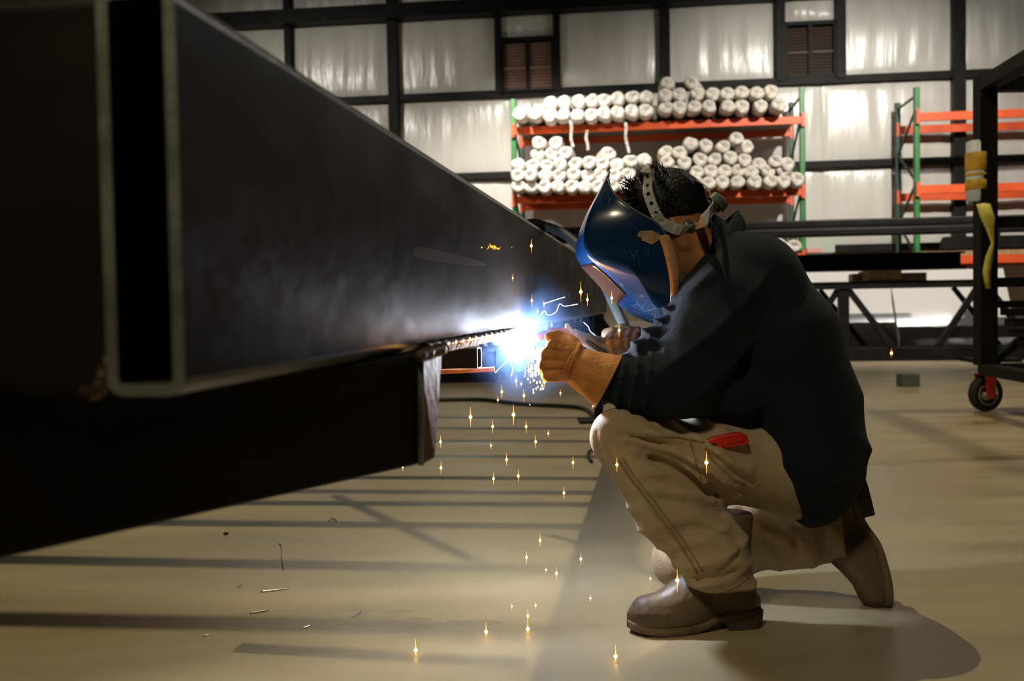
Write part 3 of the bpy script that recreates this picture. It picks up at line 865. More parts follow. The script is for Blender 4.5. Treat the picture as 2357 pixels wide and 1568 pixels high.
for i, (x, y, wd, tw) in enumerate(((2262, 470, 16, 0.2), (2272, 500, 20, 0.5), (2278, 530, 16, 0.9), (2284, 560, 14, 1.2), (2276, 590, 12, 0.7), (2270, 625, 9, 0.3), (2274, 665, 5, 0.1))):
    q = P(x, y, cd - 0.10)
    hw = R(wd, cd)
    rows.append([q + Vector((-hw * math.cos(tw), -hw * math.sin(tw) * 0.4, 0)), q + Vector((0, -0.02, 0.005)), q + Vector((hw * math.cos(tw), hw * math.sin(tw) * 0.4, 0))])
o = MB().grid(rows).build('web_strap', M['yellow'], None, True)
o.modifiers.new('thick', 'SOLIDIFY').thickness = 0.006
tag(o, 'torn yellow webbing strap hanging down the cart post', 'strap')
o = MB().tube(smooth_path([P(2268, 365, cd - .09), P(2285, 300, cd - .09), P(2279, 262, cd - .08), P(2271, 290, cd - .08), P(2290, 320, cd - .09), P(2284, 360, cd - .09)]), 0.012, 8).build('black_cord', M['black'], None, True)
tag(o, 'looped black cord tied on the cart post above the pad', 'cord')
# stock carried in the cart
for i in range(4):
    zc = P(2320, 720 + i * 26, cd - 0.5).z
    a, b = cpt(0.12 + 0.03 * i, -0.15, zc), cpt(1.2, -0.15, zc)
    o = MB().bar(a, b, 0.3, 0.05).build('flat_bar', M['dark_steel'])
    tag(o, ['topmost', 'second', 'third', 'lowest'][i] + ' dark flat bar stacked inside the steel cart', 'flat bar', 'bars in the cart')

# ------------------------------------------------------------------ the steel frame being welded
ZB = P(1190, 762, 2.57).z                         # underside of the main tube
ne = G(428, 912, ZB)                              # near lower corner, camera side
fe = G(1190, 762, ZB)
bdir = (fe - ne); bdir.z = 0; bdir.normalize()
bside = Vector((-bdir.y, bdir.x, 0))              # to the left of the beam
def beam_at(px):
    "distance along the beam at which its lower edge crosses a pixel column"
    r_ = ray(px, 700); k_ = r_.x / r_.y
    return (k_ * (ne.y - CAM.y) - ne.x) / (bdir.x - k_ * bdir.y)
pm_ = Vector((ne.x, ne.y, 0)) + bdir * beam_at(1000)
ZT = P(1000, 362, (pm_ - CAM).dot(FWD)).z
BLEN = beam_at(1396)
frame = empty('welded_steelwork', (ne.x, ne.y, 0), 'dark steel frame of deep rectangular tubes being welded', 'steel frame')
def rrect(w, h, r, n=5):
    out = []
    for cx, cy, a0 in ((w - r, r, -90), (w - r, h - r, 0), (r, h - r, 90), (r, r, 180)):
        for i in range(n + 1):
            a = math.radians(a0 + 90 * i / n)
            out.append((cx + r * math.cos(a), cy + r * math.sin(a)))
    return out
def hollow_tube(name, org, along, side, length, w, h, r, th, m_out, m_cut, parent, seg=1):
    "open rectangular tube; org = lower corner, side = width direction"
    org, along, side = Vector(org), Vector(along), Vector(side)
    up = Vector((0, 0, 1))
    out = rrect(w, h, r)
    inn = [(th + x, th + y) for x, y in rrect(w - 2 * th, h - 2 * th, max(r - th, 0.003))]
    n = len(out)
    def ring(pts, l): return [org + along * l + side * x + up * y for x, y in pts]
    mb = MB()
    mb.grid([ring(out, length * i / seg) for i in range(seg + 1)], True)
    mb.grid([ring(inn, length), ring(inn, 0)], True)
    o = mb.build(name, m_out, parent, True)
    try:
        o.data.set_sharp_from_angle(angle=math.radians(40))
    except Exception:
        pass
    if name == 'main_tube':
        o.data.materials.append(M['edge_highlight'])
        for k_ in range(n):
            if k_ % 6 != 5: o.data.polygons[k_].material_index = 1
    for l, nm in ((0.0, 'cut_end'), (length, 'cut_end')):
        e = -0.0005 if l == 0 else 0.0005
        MB().grid([ring(out, l + e), ring(inn, l + e)], True).build(nm, m_cut, o)
    return o
TW = 0.064
hollow_tube('main_tube', (ne.x, ne.y, ZB), bdir, bside, BLEN, TW, ZT - ZB, 0.014, 0.0095, M['steel'], M['steel_cut'], frame)
# cross tube on the far side of the near end, running off to the left
cdir = -Vector((bside.y * -1, bside.x, 0))
cdir = bside.copy()
co = Vector((ne.x, ne.y, ZB)) + bside * (TW + 0.001) + bdir * 0.02
MB().hexa([co, co + cdir * 1.6, co + cdir * 1.6 + bdir * 0.1, co + bdir * 0.1] + [p + Vector((0, 0, ZT - ZB)) for p in (co, co + cdir * 1.6, co + cdir * 1.6 + bdir * 0.1, co + bdir * 0.1)]).build('cross_tube', M['steel'], frame, bevel=0.008)
# tack weld low in the corner
gp = [co + cdir * 0.03 - bdir * 0.001 + Vector((0, 0, 0.002)), co + cdir * 0.012 - bdir * 0.012 + Vector((0, 0, 0.004)), co + cdir * 0.004 - bdir * 0.006 + Vector((0, 0, 0.03))]
MB().tube(smooth_path(gp, 5), 0.006, 8).build('weld_bead', M['bead'], frame, True)
# lower mitred beam under the main tube
z1 = ZB - 0.001
lt = G(962, 822, z1)
zl = P(962, 1071, lt.y).z
lt_far = G(1012, 806, z1)
lt_left = G(-130, 1020, z1)
ll = G(0, 1290, zl); lr = G(962, 1071, zl)
ldir = (lr - ll); ldir.z = 0; ldir.normalize()
L0 = Vector((lr.x, lr.y, zl))
near_b, near_t = L0 - ldir * 2.2, L0 - ldir * 2.2 + Vector((0, 0, z1 - zl))
far_b = G(994, 1053, zl)
far_t = lt_far
end_t = Vector((lt.x, lt.y, z1))
side = Vector((-ldir.y, ldir.x, 0)) * 0.12
mb = MB().hexa([near_b, L0, far_b, near_b + side, near_t, end_t, far_t, near_t + side])
mb.build('lower_beam', M['steel'], frame, bevel=0.005)
nrm = (far_b - L0).cross(Vector((0, 0, 1))).normalized()
if nrm.dot(CAM - L0) < 0: nrm = -nrm
e = nrm * 0.002
MB().hexa([L0 + e, far_b + e, far_b + e * 2, L0 + e * 2, end_t + e, far_t + e, far_t + e * 2, end_t + e * 2]).build('end_plate', M['rust'], frame)
MB().tube([L0 + e * 2 + (end_t - L0) * t for t in (0, 0.3, 0.6, 1)], 0.0045, 8).build('cut_edge', M['steel_cut'], frame, True)
pts = [end_t + (far_t - end_t) * t + Vector((0, 0, 0.002)) + e * 3 for t in np.linspace(-0.1, 1.05, 26)]
MB().tube(pts, [0.007 + 0.003 * math.sin(i * 2.4) for i in range(26)], 8).build('weld_bead', M['bead'], frame, True)
# bottom bar and the bead along which he is welding
fb = [Vector((ne.x, ne.y, ZB)) + bdir * s_ for s_ in (0.9, 2.35)]
s0 = (far_t - Vector((ne.x, ne.y, far_t.z))).dot(bdir)
nb0 = Vector((ne.x, ne.y, ZB)) + bdir * s0
nb1 = Vector((ne.x, ne.y, ZB)) + bdir * (s0 + 1.35)
out_ = -bside
MB().hexa([nb0 + out_ * 0.001 + Vector((0, 0, -0.012)), nb1 + out_ * 0.001 + Vector((0, 0, -0.012)), nb1 - out_ * 0.05 + Vector((0, 0, -0.012)), nb0 - out_ * 0.05 + Vector((0, 0, -0.012)),
           nb0 + out_ * 0.006 + Vector((0, 0, 0.0)), nb1 + out_ * 0.006 + Vector((0, 0, 0.0)), nb1 - out_ * 0.05 + Vector((0, 0, 0.0)), nb0 - out_ * 0.05 + Vector((0, 0, 0.0))]).build('backing_bar', M['rust'], frame)
pts = [nb0 + (nb1 - nb0) * t + out_ * 0.003 + Vector((0, 0, 0.004)) for t in np.linspace(0.0, 1.0, 60)]
MB().tube(pts, [0.006 + 0.0018 * math.sin(i * 2.2) for i in range(60)], 8).build('weld_bead', M['bead'], frame, True)
def bface(px, py, out=0.0):
    "point on the camera side face of the main tube"
    r_ = ray(px, py); n_ = -bside
    t_ = (Vector((ne.x, ne.y, 0)) - CAM).dot(n_) / r_.dot(n_)
    return CAM + r_ * t_ + n_ * out
poly = ((948, 578), (962, 568), (1000, 574), (1050, 586), (1112, 604), (1122, 612), (1090, 612), (1040, 606), (985, 598), (952, 590))
MB().prism([bface(x, y, 0.0002) for x, y in poly], -bside * 0.0006).build('ground_patch', M['ground'], frame)
mb = MB()
rr = random.Random(9)
for i in range(34):
    c = bface(1135 + rr.gauss(0, 12), 570 + rr.gauss(0, 3.5), 0.001); w = rr.uniform(0.0008, 0.0022)
    mb.add([c + Vector((w, 0, 0)), c + Vector((0, w, 0)), c + Vector((-w, 0, 0)), c + Vector((0, -w, 0)), c + Vector((0, 0, w)), c + Vector((0, 0, -w))],
           [(0, 1, 4), (1, 2, 4), (2, 3, 4), (3, 0, 4), (1, 0, 5), (2, 1, 5), (3, 2, 5), (0, 3, 5)])
mb.build('orange_glint', M['spark'], frame)['kind'] = 'stuff'  # orange reflection on the beam, put in as glowing droplets
# small open cross tube beyond
sz1 = ZB - 0.014
zt_s, zb_s = P(1103, 801, 2.42).z, P(1103, 849, 2.42).z
ez = P(1098, 825, 2.42)
hollow_tube('small_tube', (ez.x, ez.y, zb_s), Vector((-0.98, 0.2, 0)).normalized(), Vector((0.2, 0.98, 0)).normalized(), 0.62, 0.045, zt_s - zb_s, 0.005, 0.0025, M['steel'], M['steel_cut'], frame)
MB().bar(P(985, 857, 2.6), P(1138, 850, 2.6), 0.05, 0.010).build('flat_bar', M['rust'], frame)
# stands that carry the frame
for s_, nm in ((beam_at(1388), 0),):
    c = Vector((ne.x, ne.y, 0)) + bdir * s_ + bside * 0.04
    st = MB()
    st.box(c.x - 0.03, c.x + 0.03, c.y - 0.03, c.y + 0.03, 0, ZB)
    st.box(c.x - 0.14, c.x + 0.14, c.y - 0.14, c.y + 0.14, 0, 0.015)
    st.build('prop_leg', M['dark_steel'], frame)
c = near_b + ldir * 0.1 + side * 0.5
MB().box(c.x - 0.03, c.x + 0.03, c.y - 0.03, c.y + 0.03, 0, zl).build('prop_leg', M['dark_steel'], frame)

# ------------------------------------------------------------------ ladder frame slung overhead (its shadow bars the floor)
LAMP = Vector((-0.9, 4.5, 6.5)); ZF = 3.05
def lift(px, py):
    "point at height ZF whose shadow from the lamp falls on the floor at a pixel"
    g_ = G(px, py)
    return LAMP + (g_ - LAMP) * ((LAMP.z - ZF) / LAMP.z)
lad = empty('hanging_ladder', lift(700, 1300), 'welded ladder frame hanging on chains above the work, casting floor shadows', 'steel frame')
edge_n, edge_f = lift(1352, 1600), lift(1437, 1090)
edge_n2 = edge_n + (edge_n - edge_f) * 0.25
edge_f2 = edge_f + (edge_f - edge_n) * 0.75
MB().bar(edge_n2, edge_f2, 0.085, 0.05).build('rail', M['dark_steel'], lad)
for y_l, y_r in ((1425, 1452), (1288, 1313), (1200, 1213), (1155, 1162), (1128, 1135), (1096, 1102), (1048, 1052), (1013, 1016), (984, 987), (960, 962)):
    a, b = lift(0, y_l), lift(1390, y_r)
    t = (b - a)
    MB().bar(a - t * 0.5, b, 0.05, 0.04).build('rung', M['dark_steel'], lad)
a, b = lift(770, 1140), lift(1120, 1305)
MB().bar(a, b, 0.03, 0.03).build('brace', M['dark_steel'], lad)
o1, o2 = lift(-400, 1440), lift(300, 960)
MB().bar(lift(-900, 1600), lift(-300, 960), 0.06, 0.05).build('rail', M['dark_steel'], lad)
for p in (edge_n, edge_f, lift(-900, 1600), lift(-300, 960)):
    MB().bar(p, (p.x, p.y, 8.0), 0.012).build('chain', M['dark_steel'], lad)

# ------------------------------------------------------------------ cables and scraps on the floor
def floor_path(pts, z): return smooth_path([G(x, y, z) for x, y in pts], 8)
o = MB().tube(floor_path(((880, 926), (1005, 921), (1110, 920), (1200, 930), (1330, 938), (1365, 955), (1400, 990), (1470, 1010)), 0.016), 0.016, 8).build('welding_lead', M['black'], None, True)
tag(o, 'black welding lead lying across the floor toward the knee', 'cable')
o = MB().tube(floor_path(((1362, 1062), (1354, 1050), (1356, 1040), (1366, 1036), (1390, 1040), (1420, 1060)), 0.012), 0.008, 8).build('wire_loop', M['black'], None, True)
tag(o, 'small black wire loop on the floor beside the shin', 'wire')
scr = [((642, 1253), (649, 1258), (650, 1285), (654, 1310)), ((755, 1200), (765, 1193), (775, 1199)), ((548, 1353), (556, 1346)), ((600, 1362), (640, 1358), (664, 1354)),
       ((812, 1420), (824, 1413), (832, 1408)), ((695, 1446), (715, 1440)), ((575, 1412), (618, 1405)), ((470, 1464), (482, 1460)), ((2010, 1355), (2003, 1362)), ((1600, 1395), (1606, 1402))]
names = ['long curled wire sliver under the tilted shadow', 'looped bright wire sliver near the diagonal shadow', 'tiny bright sliver, third closest to the beam', 'straight pale sliver between two shadow bars',
         'bright crumpled sliver near the lowest shadow bar', 'thin sliver lying on the lowest shadow bar', 'long pale sliver above the lowest shadow bar', 'tiny sliver below the lowest shadow bar',
         'bright sliver beside the rear boot toe', 'bright sliver behind the front boot heel']
for pp, nm in zip(scr, names):
    o = MB().tube(smooth_path([G(x, y, 0.003) for x, y in pp], 5), 0.0022, 5).build('metal_sliver', M['metal'], None, True)
    tag(o, nm, 'metal sliver', 'slivers on the floor')
g = G(520, 1231)
tag(MB().bar(g + Vector((-0.008, 0, 0.004)), g + Vector((0.008, 0.002, 0.004)), 0.008).build('steel_offcut', M['black'], bevel=0.001), 'tiny black steel offcut on the floor below the beam', 'offcut')

# ------------------------------------------------------------------ the welder
HD = 2.57                                         # depth of his mid plane
man = empty('person', (G(1700, 1440).x, HD, 0), 'person in black shirt and khaki trousers kneeling on one knee, welding', 'person')
def jp(lst): return [(P(x, y, d), R(r, d)) for x, y, d, r in lst]
def chain(p, lst, k=0.03, sy=1.0, yc=None):
    q = jp(lst)
    return union([rc(p, q[i][0], q[i + 1][0], q[i][1], q[i + 1][1], sy, yc) for i in range(len(q) - 1)], k)
def ell(p, c, r, sc):
    "ellipsoid, r = base radius, sc = per axis factor"
    q = (p - v3(c)) / np.array(sc, dtype=np.float32)
    return (np.linalg.norm(q, axis=1) - r) * min(sc)
# head directions in the picture plane: he looks down to the left
FACE = (P(1500, 600, HD) - P(1574, 532, HD)).normalized()
HUP = (P(1500, 500, HD) - P(1568, 574, HD)).normalized()
HC = P(1538, 508, HD)
def hp(f, u, y=0.0): return HC + FACE * f + HUP * u + Vector((0, y, 0))
def head(p):
    d = [ell(p, hp(-0.022, 0.026), 0.098, (1, 0.78, 1)),
         ell(p, hp(0.035, -0.03), 0.076, (1, 0.82, 1)),
         rc(p, hp(0.045, -0.075), hp(0.07, -0.10), 0.045, 0.028, 0.95),
         rc(p, hp(-0.005, -0.07, -0.035), hp(0.06, -0.098, -0.012), 0.026, 0.02),
         rc(p, hp(-0.005, -0.07, 0.035), hp(0.06, -0.098, 0.012), 0.026, 0.02)]
    r = union(d, 0.03)
    r = smin(r, rc(p, hp(0.100, 0.0), hp(0.122, -0.032), 0.009, 0.014), 0.012)       # nose
    r = smin(r, rc(p, hp(0.092, 0.020, -0.03), hp(0.092, 0.020, 0.03), 0.014, 0.014), 0.012)   # brow
    for s_ in (-1, 1):
        r = smax(r, -ell(p, hp(0.106, 0.002, 0.031 * s_), 0.014, (1, 1, 1)), 0.008)  # eye sockets
        r = smin(r, ell(p, hp(0.091, 0.001, 0.031 * s_), 0.0125, (1, 1, 1)), 0.004)
    r = smin(r, rc(p, hp(0.099, -0.060, -0.016), hp(0.099, -0.060, 0.016), 0.007, 0.007), 0.006)   # lips
    r = smin(r, rc(p, hp(0.096, -0.072, -0.014), hp(0.096, -0.072, 0.014), 0.007, 0.007), 0.006)
    for s_ in (-1, 1):                                                                # ears
        e = rc(p, hp(0.012, -0.026, 0.080 * s_), hp(0.022, -0.066, 0.072 * s_), 0.019, 0.013, 0.55)
        e = smax(e, -rc(p, hp(0.016, -0.032, 0.092 * s_), hp(0.024, -0.060, 0.085 * s_), 0.010, 0.007, 0.8), 0.004)
        r = smin(r, e, 0.006)
    return r
def body_f(p):
    r = head(p)
    r = smin(r, chain(p, [(1570, 560, HD, 56), (1625, 600, HD, 58), (1690, 650, HD, 70)], 0.03, 1.0), 0.035)
    r = smin(r, chain(p, [(1690, 655, HD, 78), (1765, 790, HD, 100), (1820, 940, HD, 95), (1830, 1050, HD, 95)], 0.05, 1.45, HD), 0.05)
    for L in ([(1668, 695, 2.42, 60), (1560, 880, 2.35, 42), (1400, 872, 2.38, 32), (1330, 850, 2.39, 26)],
              [(1672, 690, 2.76, 55), (1610, 850, 2.78, 42), (1500, 795, 2.70, 30)],
              [(1800, 1060, 2.49, 78), (1620, 1055, 2.45, 52), (1430, 1012, 2.38, 36), (1540, 1180, 2.40, 38), (1650, 1330, 2.41, 30)],
              [(1830, 1075, 2.66, 78), (1690, 1190, 2.71, 60), (1552, 1285, 2.755, 44), (1800, 1225, 2.70, 50), (1930, 1215, 2.64, 34)]):
        r = smin(r, chain(p, L, 0.02), 0.03)
    return r
lo = (P(1350, 1400, 2.3).x, 2.20, 0.02); hi = (P(1990, 380, 2.9).x, 2.98, P(1500, 385, 2.6).z + 0.02)
body = link('body', sdf_mesh('body', body_f, lo, hi, 0.0075, 2), M['skin'], man)
fl = P(1470, 380, 2.4); fh = P(1700, 660, 2.8)

def surface(f, px, py, d0=2.15, d1=2.9):
    "first hit of a camera ray on an implicit surface"
    ds = np.arange(d0, d1, 0.002)
    pts = np.array([tuple(P(px, py, d)) for d in ds], dtype=np.float32)
    v = f(pts)
    k_ = np.argmax(v < 0)
    return Vector(pts[k_]) if v[k_] < 0 else P(px, py, d0)
# ---- hair
def hair_f(p):
    c = hp(-0.022, 0.026)
    r = ell(p, c, 0.104, (1, 0.80, 1)) + 0.0035 * wob(p, 90, 2)
    cut = plane(p, hp(-0.02, -0.015), tuple(-(HUP * 0.9 - FACE * 0.55)))
    cut2 = plane(p, hp(0.062, 0.0), tuple(FACE))
    return smax(smax(r, cut, 0.012), cut2, 0.01)
hm = sdf_mesh('hair', hair_f, (HC.x - .17, HD - .13, HC.z - .15), (HC.x + .17, HD + .13, HC.z + .17), 0.005, 1)
hair = link('hair', hm, M['hair'], man)
mb = MB()
rr = random.Random(3)
SPATH = [P(x, y, HD - 0.05) for x, y in ((1490, 400), (1492, 412), (1490, 432), (1494, 452), (1502, 474), (1512, 496), (1526, 514))]
for i in range(460):
    a = rr.uniform(-0.65, 1.3); b = rr.gauss(0, 0.55)
    dirn = (HUP * math.cos(a) + FACE * math.sin(a) * 0.9) * math.cos(b) + Vector((0, 1, 0)) * math.sin(b)
    base = hp(-0.022, 0.026) + Vector((dirn.x, dirn.y * 0.8, dirn.z)) * 0.098
    if any((Vector((base.x, 0, base.z)) - Vector((s_.x, 0, s_.z))).length < 0.021 for s_ in SPATH) and base.y < HD + 0.02: continue
    sw = (dirn + FACE * rr.uniform(-0.35, 0.8) + Vector((rr.uniform(-.35, .35), rr.uniform(-.35, .35), rr.uniform(-.2, .4)))).normalized()
    ln = rr.uniform(0.012, 0.034) if a < 0.2 else rr.uniform(0.022, 0.050)
    tip = base + sw * ln
    mid = base + dirn * ln * 0.5 + sw * ln * 0.12
    mb.tube([base, mid, tip], [0.0022, 0.0016, 0.0003], 4, False)
mb.build('hair_tuft', M['hair'], hair)['kind'] = 'stuff'

# ---- jacket (work shirt)
def shirt_f(p):
    t = chain(p, [(1692, 655, HD, 104), (1768, 785, HD, 140), (1822, 935, HD, 136), (1838, 1045, HD, 132), (1840, 1078, HD, 114), (1838, 1105, HD, 92)], 0.06, 1.38, HD)
    t = smin(t, chain(p, [(1685, 632, HD, 92), (1735, 640, HD, 100)], 0.04, 1.55, HD), 0.05)
    # hem: slants from the tail up to the lap
    n = (P(1832, 1198, HD) - P(1712, 960, HD)).normalized()
    hn = Vector((-n.z, 0, n.x)); hn = hn if hn.x < 0 else -hn
    t = smin(t, chain(p, [(1690, 800, HD, 96), (1672, 885, HD, 84), (1690, 915, HD, 66)], 0.05, 1.3, HD), 0.05)
    f1 = folds(p, (0.35, 0.1, 0.95), 26, 1, 1.0, 7) * np.clip((P(1700, 800, HD).z - p[:, 2]) / 0.25, 0, 1)
    t = t - 0.010 * (f1 ** 1.5 - 0.4) * np.clip((p[:, 2] - P(1800, 1130, HD).z) / 0.12, 0.15, 1) - 0.006 * wob(p, 16, 3)
    hemc = plane(p, P(1722, 985, HD), tuple(hn)) + 0.006 * wob(p, 14, 2)
    lap = rc(p, P(1690, 820, HD), P(1660, 900, HD), R(120, HD), R(95, HD), 1.5, HD)
    t = smax(t, np.minimum(hemc, lap), 0.008)
    # arms
    al = chain(p, [(1668, 700, 2.43, 98), (1610, 800, 2.38, 84), (1562, 884, 2.345, 76)], 0.04)
    al = smin(al, chain(p, [(1562, 884, 2.345, 76), (1470, 885, 2.365, 64), (1385, 878, 2.38, 46)], 0.03), 0.045)
    ad = v3((P(1562, 884, 2.345) - P(1385, 878, 2.38)).normalized())
    ring = folds(p, tuple(ad), 95, 4, 0.6, 22)
    w = np.clip((P(1545, 900, 2.36).x - p[:, 0]) / 0.07, 0, 1)
    al = al - 0.013 * (ring ** 2 - 0.3) * w
    al = al - 0.014 * (folds(p, (0.6, 0.1, -0.8), 34, 5, 0.9, 8) ** 1.5 - 0.4) * (1 - w)
    al = smax(al, plane(p, P(1378, 876, 2.38), tuple(-ad)), 0.008)
    fr = chain(p, [(1606, 668, 2.48, 44), (1570, 716, 2.47, 34), (1548, 742, 2.45, 24), (1520, 785, 2.43, 40), (1478, 820, 2.41, 40)], 0.03)
    al = smin(al, chain(p, [(1596, 884, 2.39, 74), (1690, 918, 2.42, 66)], 0.03), 0.03)
    fr = fr - 0.015 * (folds(p, (0.6, 0.0, 0.8), 85, 6, 0.6, 14) ** 1.5 - 0.4)
    al = smin(al, fr, 0.03)
    ar = chain(p, [(1672, 690, 2.74, 92), (1612, 830, 2.77, 74), (1505, 800, 2.705, 48)], 0.04)
    ar = smax(ar, plane(p, P(1502, 798, 2.705), tuple((P(1502, 798, 2.705) - P(1600, 825, 2.77)))), 0.008)
    r = smin(smin(t, al, 0.035), ar, 0.035)
    # neck opening and stand collar
    na, nbv = v3(P(1588, 562, HD)), v3(P(1700, 648, HD))
    nd = (nbv - na) / np.linalg.norm(nbv - na)
    s_ = (p - na) @ nd
    ax = np.linalg.norm((p - na - s_[:, None] * nd) * np.array([1, 0.95, 1], dtype=np.float32), axis=1)
    rad = R(80, HD) + 0.10 * np.clip(s_, -0.02, 0.1)
    hole = np.maximum(ax - rad, s_ - 0.085)
    r = smax(r, -hole, 0.012)
    rise = R(20, HD) + np.clip(((p - na) @ v3(HUP * 0.4 - FACE * 0.92)) - 0.02, -0.05, 0.09) * -0.62
    collar = np.maximum(np.maximum(np.abs(ax - rad - 0.004) - 0.0042, rise - s_), s_ - 0.12)
    return smin(r, collar, 0.010)
lo = (P(1360, 900, 2.3).x, 2.18, P(1800, 1215, 2.5).z); hi = (P(1990, 900, 2.7).x + .03, 2.98, P(1700, 465, 2.6).z)
shirt = link('shirt', sdf_mesh('shirt', shirt_f, lo, hi, 0.0062, 1), M['jacket'], man)

# ---- stand collar, tipped up behind the neck
cb = [P(1552, 694, 2.50), P(1600, 640, 2.462), P(1664, 588, 2.452), P(1705, 548, 2.50), P(1716, 524, HD)]
ct = [P(1546, 682, 2.505), P(1590, 624, 2.470), P(1642, 562, 2.466), P(1682, 508, 2.515), P(1698, 482, HD)]
cb, ct = smooth_path(cb, 5), smooth_path(ct, 5)
mir = lambda L: L + [Vector((q.x, 2 * L[-1].y - q.y, q.z)) for q in L[-2::-1]]
cb, ct = mir(cb), mir(ct)
rows = []
for f_ in (0, 0.33, 0.66, 1.0):
    rows.append([b_.lerp(t_, f_) + Vector((0.006 * math.sin(f_ * PI), -0.003 * math.sin(i * 0.7), 0)) for i, (b_, t_) in enumerate(zip(cb, ct))])
o = MB().grid(rows).build('collar', M['jacket'], shirt, True)
o.modifiers.new('thick', 'SOLIDIFY').thickness = 0.005
# ---- trousers
HEMZ = P(1655, 1345, 2.41).z
def leg_l(p):
    a = chain(p, [(1800, 1072, 2.51, 102), (1625, 1062, 2.43, 95), (1428, 1008, 2.365, 64)], 0.05)
    b = chain(p, [(1428, 1008, 2.365, 64), (1538, 1172, 2.385, 77), (1632, 1262, 2.40, 82), (1660, 1345, 2.41, 76)], 0.03)
    a = a - 0.014 * (folds(p, (0.62, 0.0, 0.78), 58, 7, 0.8, 7) ** 2 - 0.3) * np.clip((p[:, 0] - P(1440, 1000, 2.4).x) / 0.06, 0, 1) * np.clip((P(1760, 1000, 2.4).x - p[:, 0]) / 0.08, 0, 1)
    sh = folds(p, (-0.40, 0.0, 0.92), 52, 8, 1.0, 8)
    b = b - 0.0075 * (sh ** 2 - 0.3) * np.clip((P(1500, 1120, 2.4).z - p[:, 2]) / 0.08, 0, 1)
    r = smin(a, b, 0.022)
    # knee crease
    cr = rc(p, P(1462, 1032, 2.33), P(1700, 1180, 2.36), 0.006, 0.012)
    r = smax(r, -cr, 0.028)
    return smax(r, HEMZ - p[:, 2], 0.006)
def leg_r(p):
    a = chain(p, [(1835, 1080, 2.67, 108), (1690, 1190, 2.71, 88), (1560, 1292, 2.755, 56)], 0.05)
    b = chain(p, [(1560, 1292, 2.755, 56), (1690, 1245, 2.73, 76), (1830, 1218, 2.69, 86), (1948, 1213, 2.64, 80)], 0.03)
    n = (P(1940, 1210, 2.64) - P(1800, 1225, 2.70)).normalized()
    b = b - 0.007 * (folds(p, (0.8, 0.0, 0.55), 40, 9, 1.0, 8) ** 2 - 0.3)
    b = smax(b, plane(p, P(1943, 1213, 2.64), tuple(n)), 0.006)
    return smin(a, b, 0.03)
def base_f(p): return smin(leg_l(p), leg_r(p), 0.02)
CREASES = []
def add_crease(pts, w, depth_, sign):
    q = [surface(base_f, x, y) for x, y in pts]
    CREASES.append((q, w, depth_, sign))
def creases(p, r, lst=None):
    for q, w, a_, sign in (CREASES if lst is None else lst):
        dd = None
        for i in range(len(q) - 1):
            e_ = rc(p, q[i], q[i + 1], 0.0, 0.0)
            dd = e_ if dd is None else np.minimum(dd, e_)
        r = r - sign * a_ * np.exp(-(dd / w) ** 2)
    return r
def trousers_f(p):
    r = creases(p, base_f(p))
    r = smin(r, chain(p, [(1838, 1040, HD, 112), (1830, 1075, HD, 114)], 0.04, 1.25, HD), 0.05)
    return r - 0.0035 * wob(p, 22, 4) - 0.002 * wob(p, 55, 6)
for pts, w_, a_, sg in (
        (((1432, 1000), (1500, 1018), (1570, 1030), (1650, 1062)), 0.010, 0.016, -1), (((1436, 988), (1510, 1002), (1590, 1012), (1660, 1035)), 0.010, 0.010, 1),
        (((1450, 1024), (1540, 1050), (1620, 1092), (1690, 1140)), 0.009, 0.016, -1), (((1445, 1012), (1530, 1036), (1615, 1072), (1700, 1120)), 0.010, 0.010, 1),
        (((1480, 1050), (1560, 1082), (1640, 1130), (1705, 1185)), 0.011, 0.020, -1), (((1600, 1010), (1612, 1060), (1640, 1110), (1680, 1150)), 0.007, 0.010, -1),
        (((1585, 1020), (1596, 1065), (1622, 1112)), 0.008, 0.009, 1), (((1640, 1050), (1665, 1078), (1705, 1100), (1735, 1112)), 0.007, 0.012, -1),
        (((1650, 1040), (1685, 1066), (1728, 1085)), 0.008, 0.010, 1), (((1690, 1120), (1730, 1150), (1772, 1172)), 0.009, 0.010, -1),
        (((1490, 1110), (1560, 1112), (1630, 1128)), 0.012, 0.010, -1), (((1500, 1128), (1570, 1132), (1640, 1152)), 0.012, 0.009, 1),
        (((1520, 1150), (1590, 1160), (1660, 1185)), 0.010, 0.010, -1), (((1550, 1185), (1610, 1195), (1672, 1222)), 0.012, 0.009, 1),
        (((1580, 1215), (1640, 1222), (1695, 1248)), 0.010, 0.010, -1), (((1600, 1250), (1650, 1240), (1700, 1262)), 0.012, 0.008, 1),
        (((1560, 1335), (1610, 1328), (1660, 1332), (1690, 1320)), 0.010, 0.014, -1), (((1600, 1300), (1650, 1295), (1712, 1300)), 0.012, 0.010, 1),
        (((1660, 1310), (1690, 1290), (1706, 1262)), 0.009, 0.010, -1), (((1460, 1140), (1500, 1190), (1530, 1230)), 0.009, 0.007, -1),
        (((1800, 1160), (1830, 1210), (1835, 1270)), 0.012, 0.010, -1), (((1890, 1200), (1895, 1240), (1912, 1275)), 0.013, 0.014, -1), (((1870, 1190), (1868, 1240), (1880, 1285)), 0.012, 0.010, 1),
        (((1750, 1220), (1800, 1240), (1850, 1275)), 0.012, 0.009, 1), (((1372, 1000), (1385, 1040), (1410, 1070)), 0.010, 0.006, -1)):
    add_crease(pts, w_, a_, sg)
lo = (P(1345, 1000, 2.3).x, 2.20, 0.004); hi = (P(1975, 1000, 2.7).x, 2.92, P(1500, 900, 2.4).z + 0.02)
trousers = link('trousers', sdf_mesh('trousers', trousers_f, lo, hi, 0.0062, 1), M['khaki'], man)
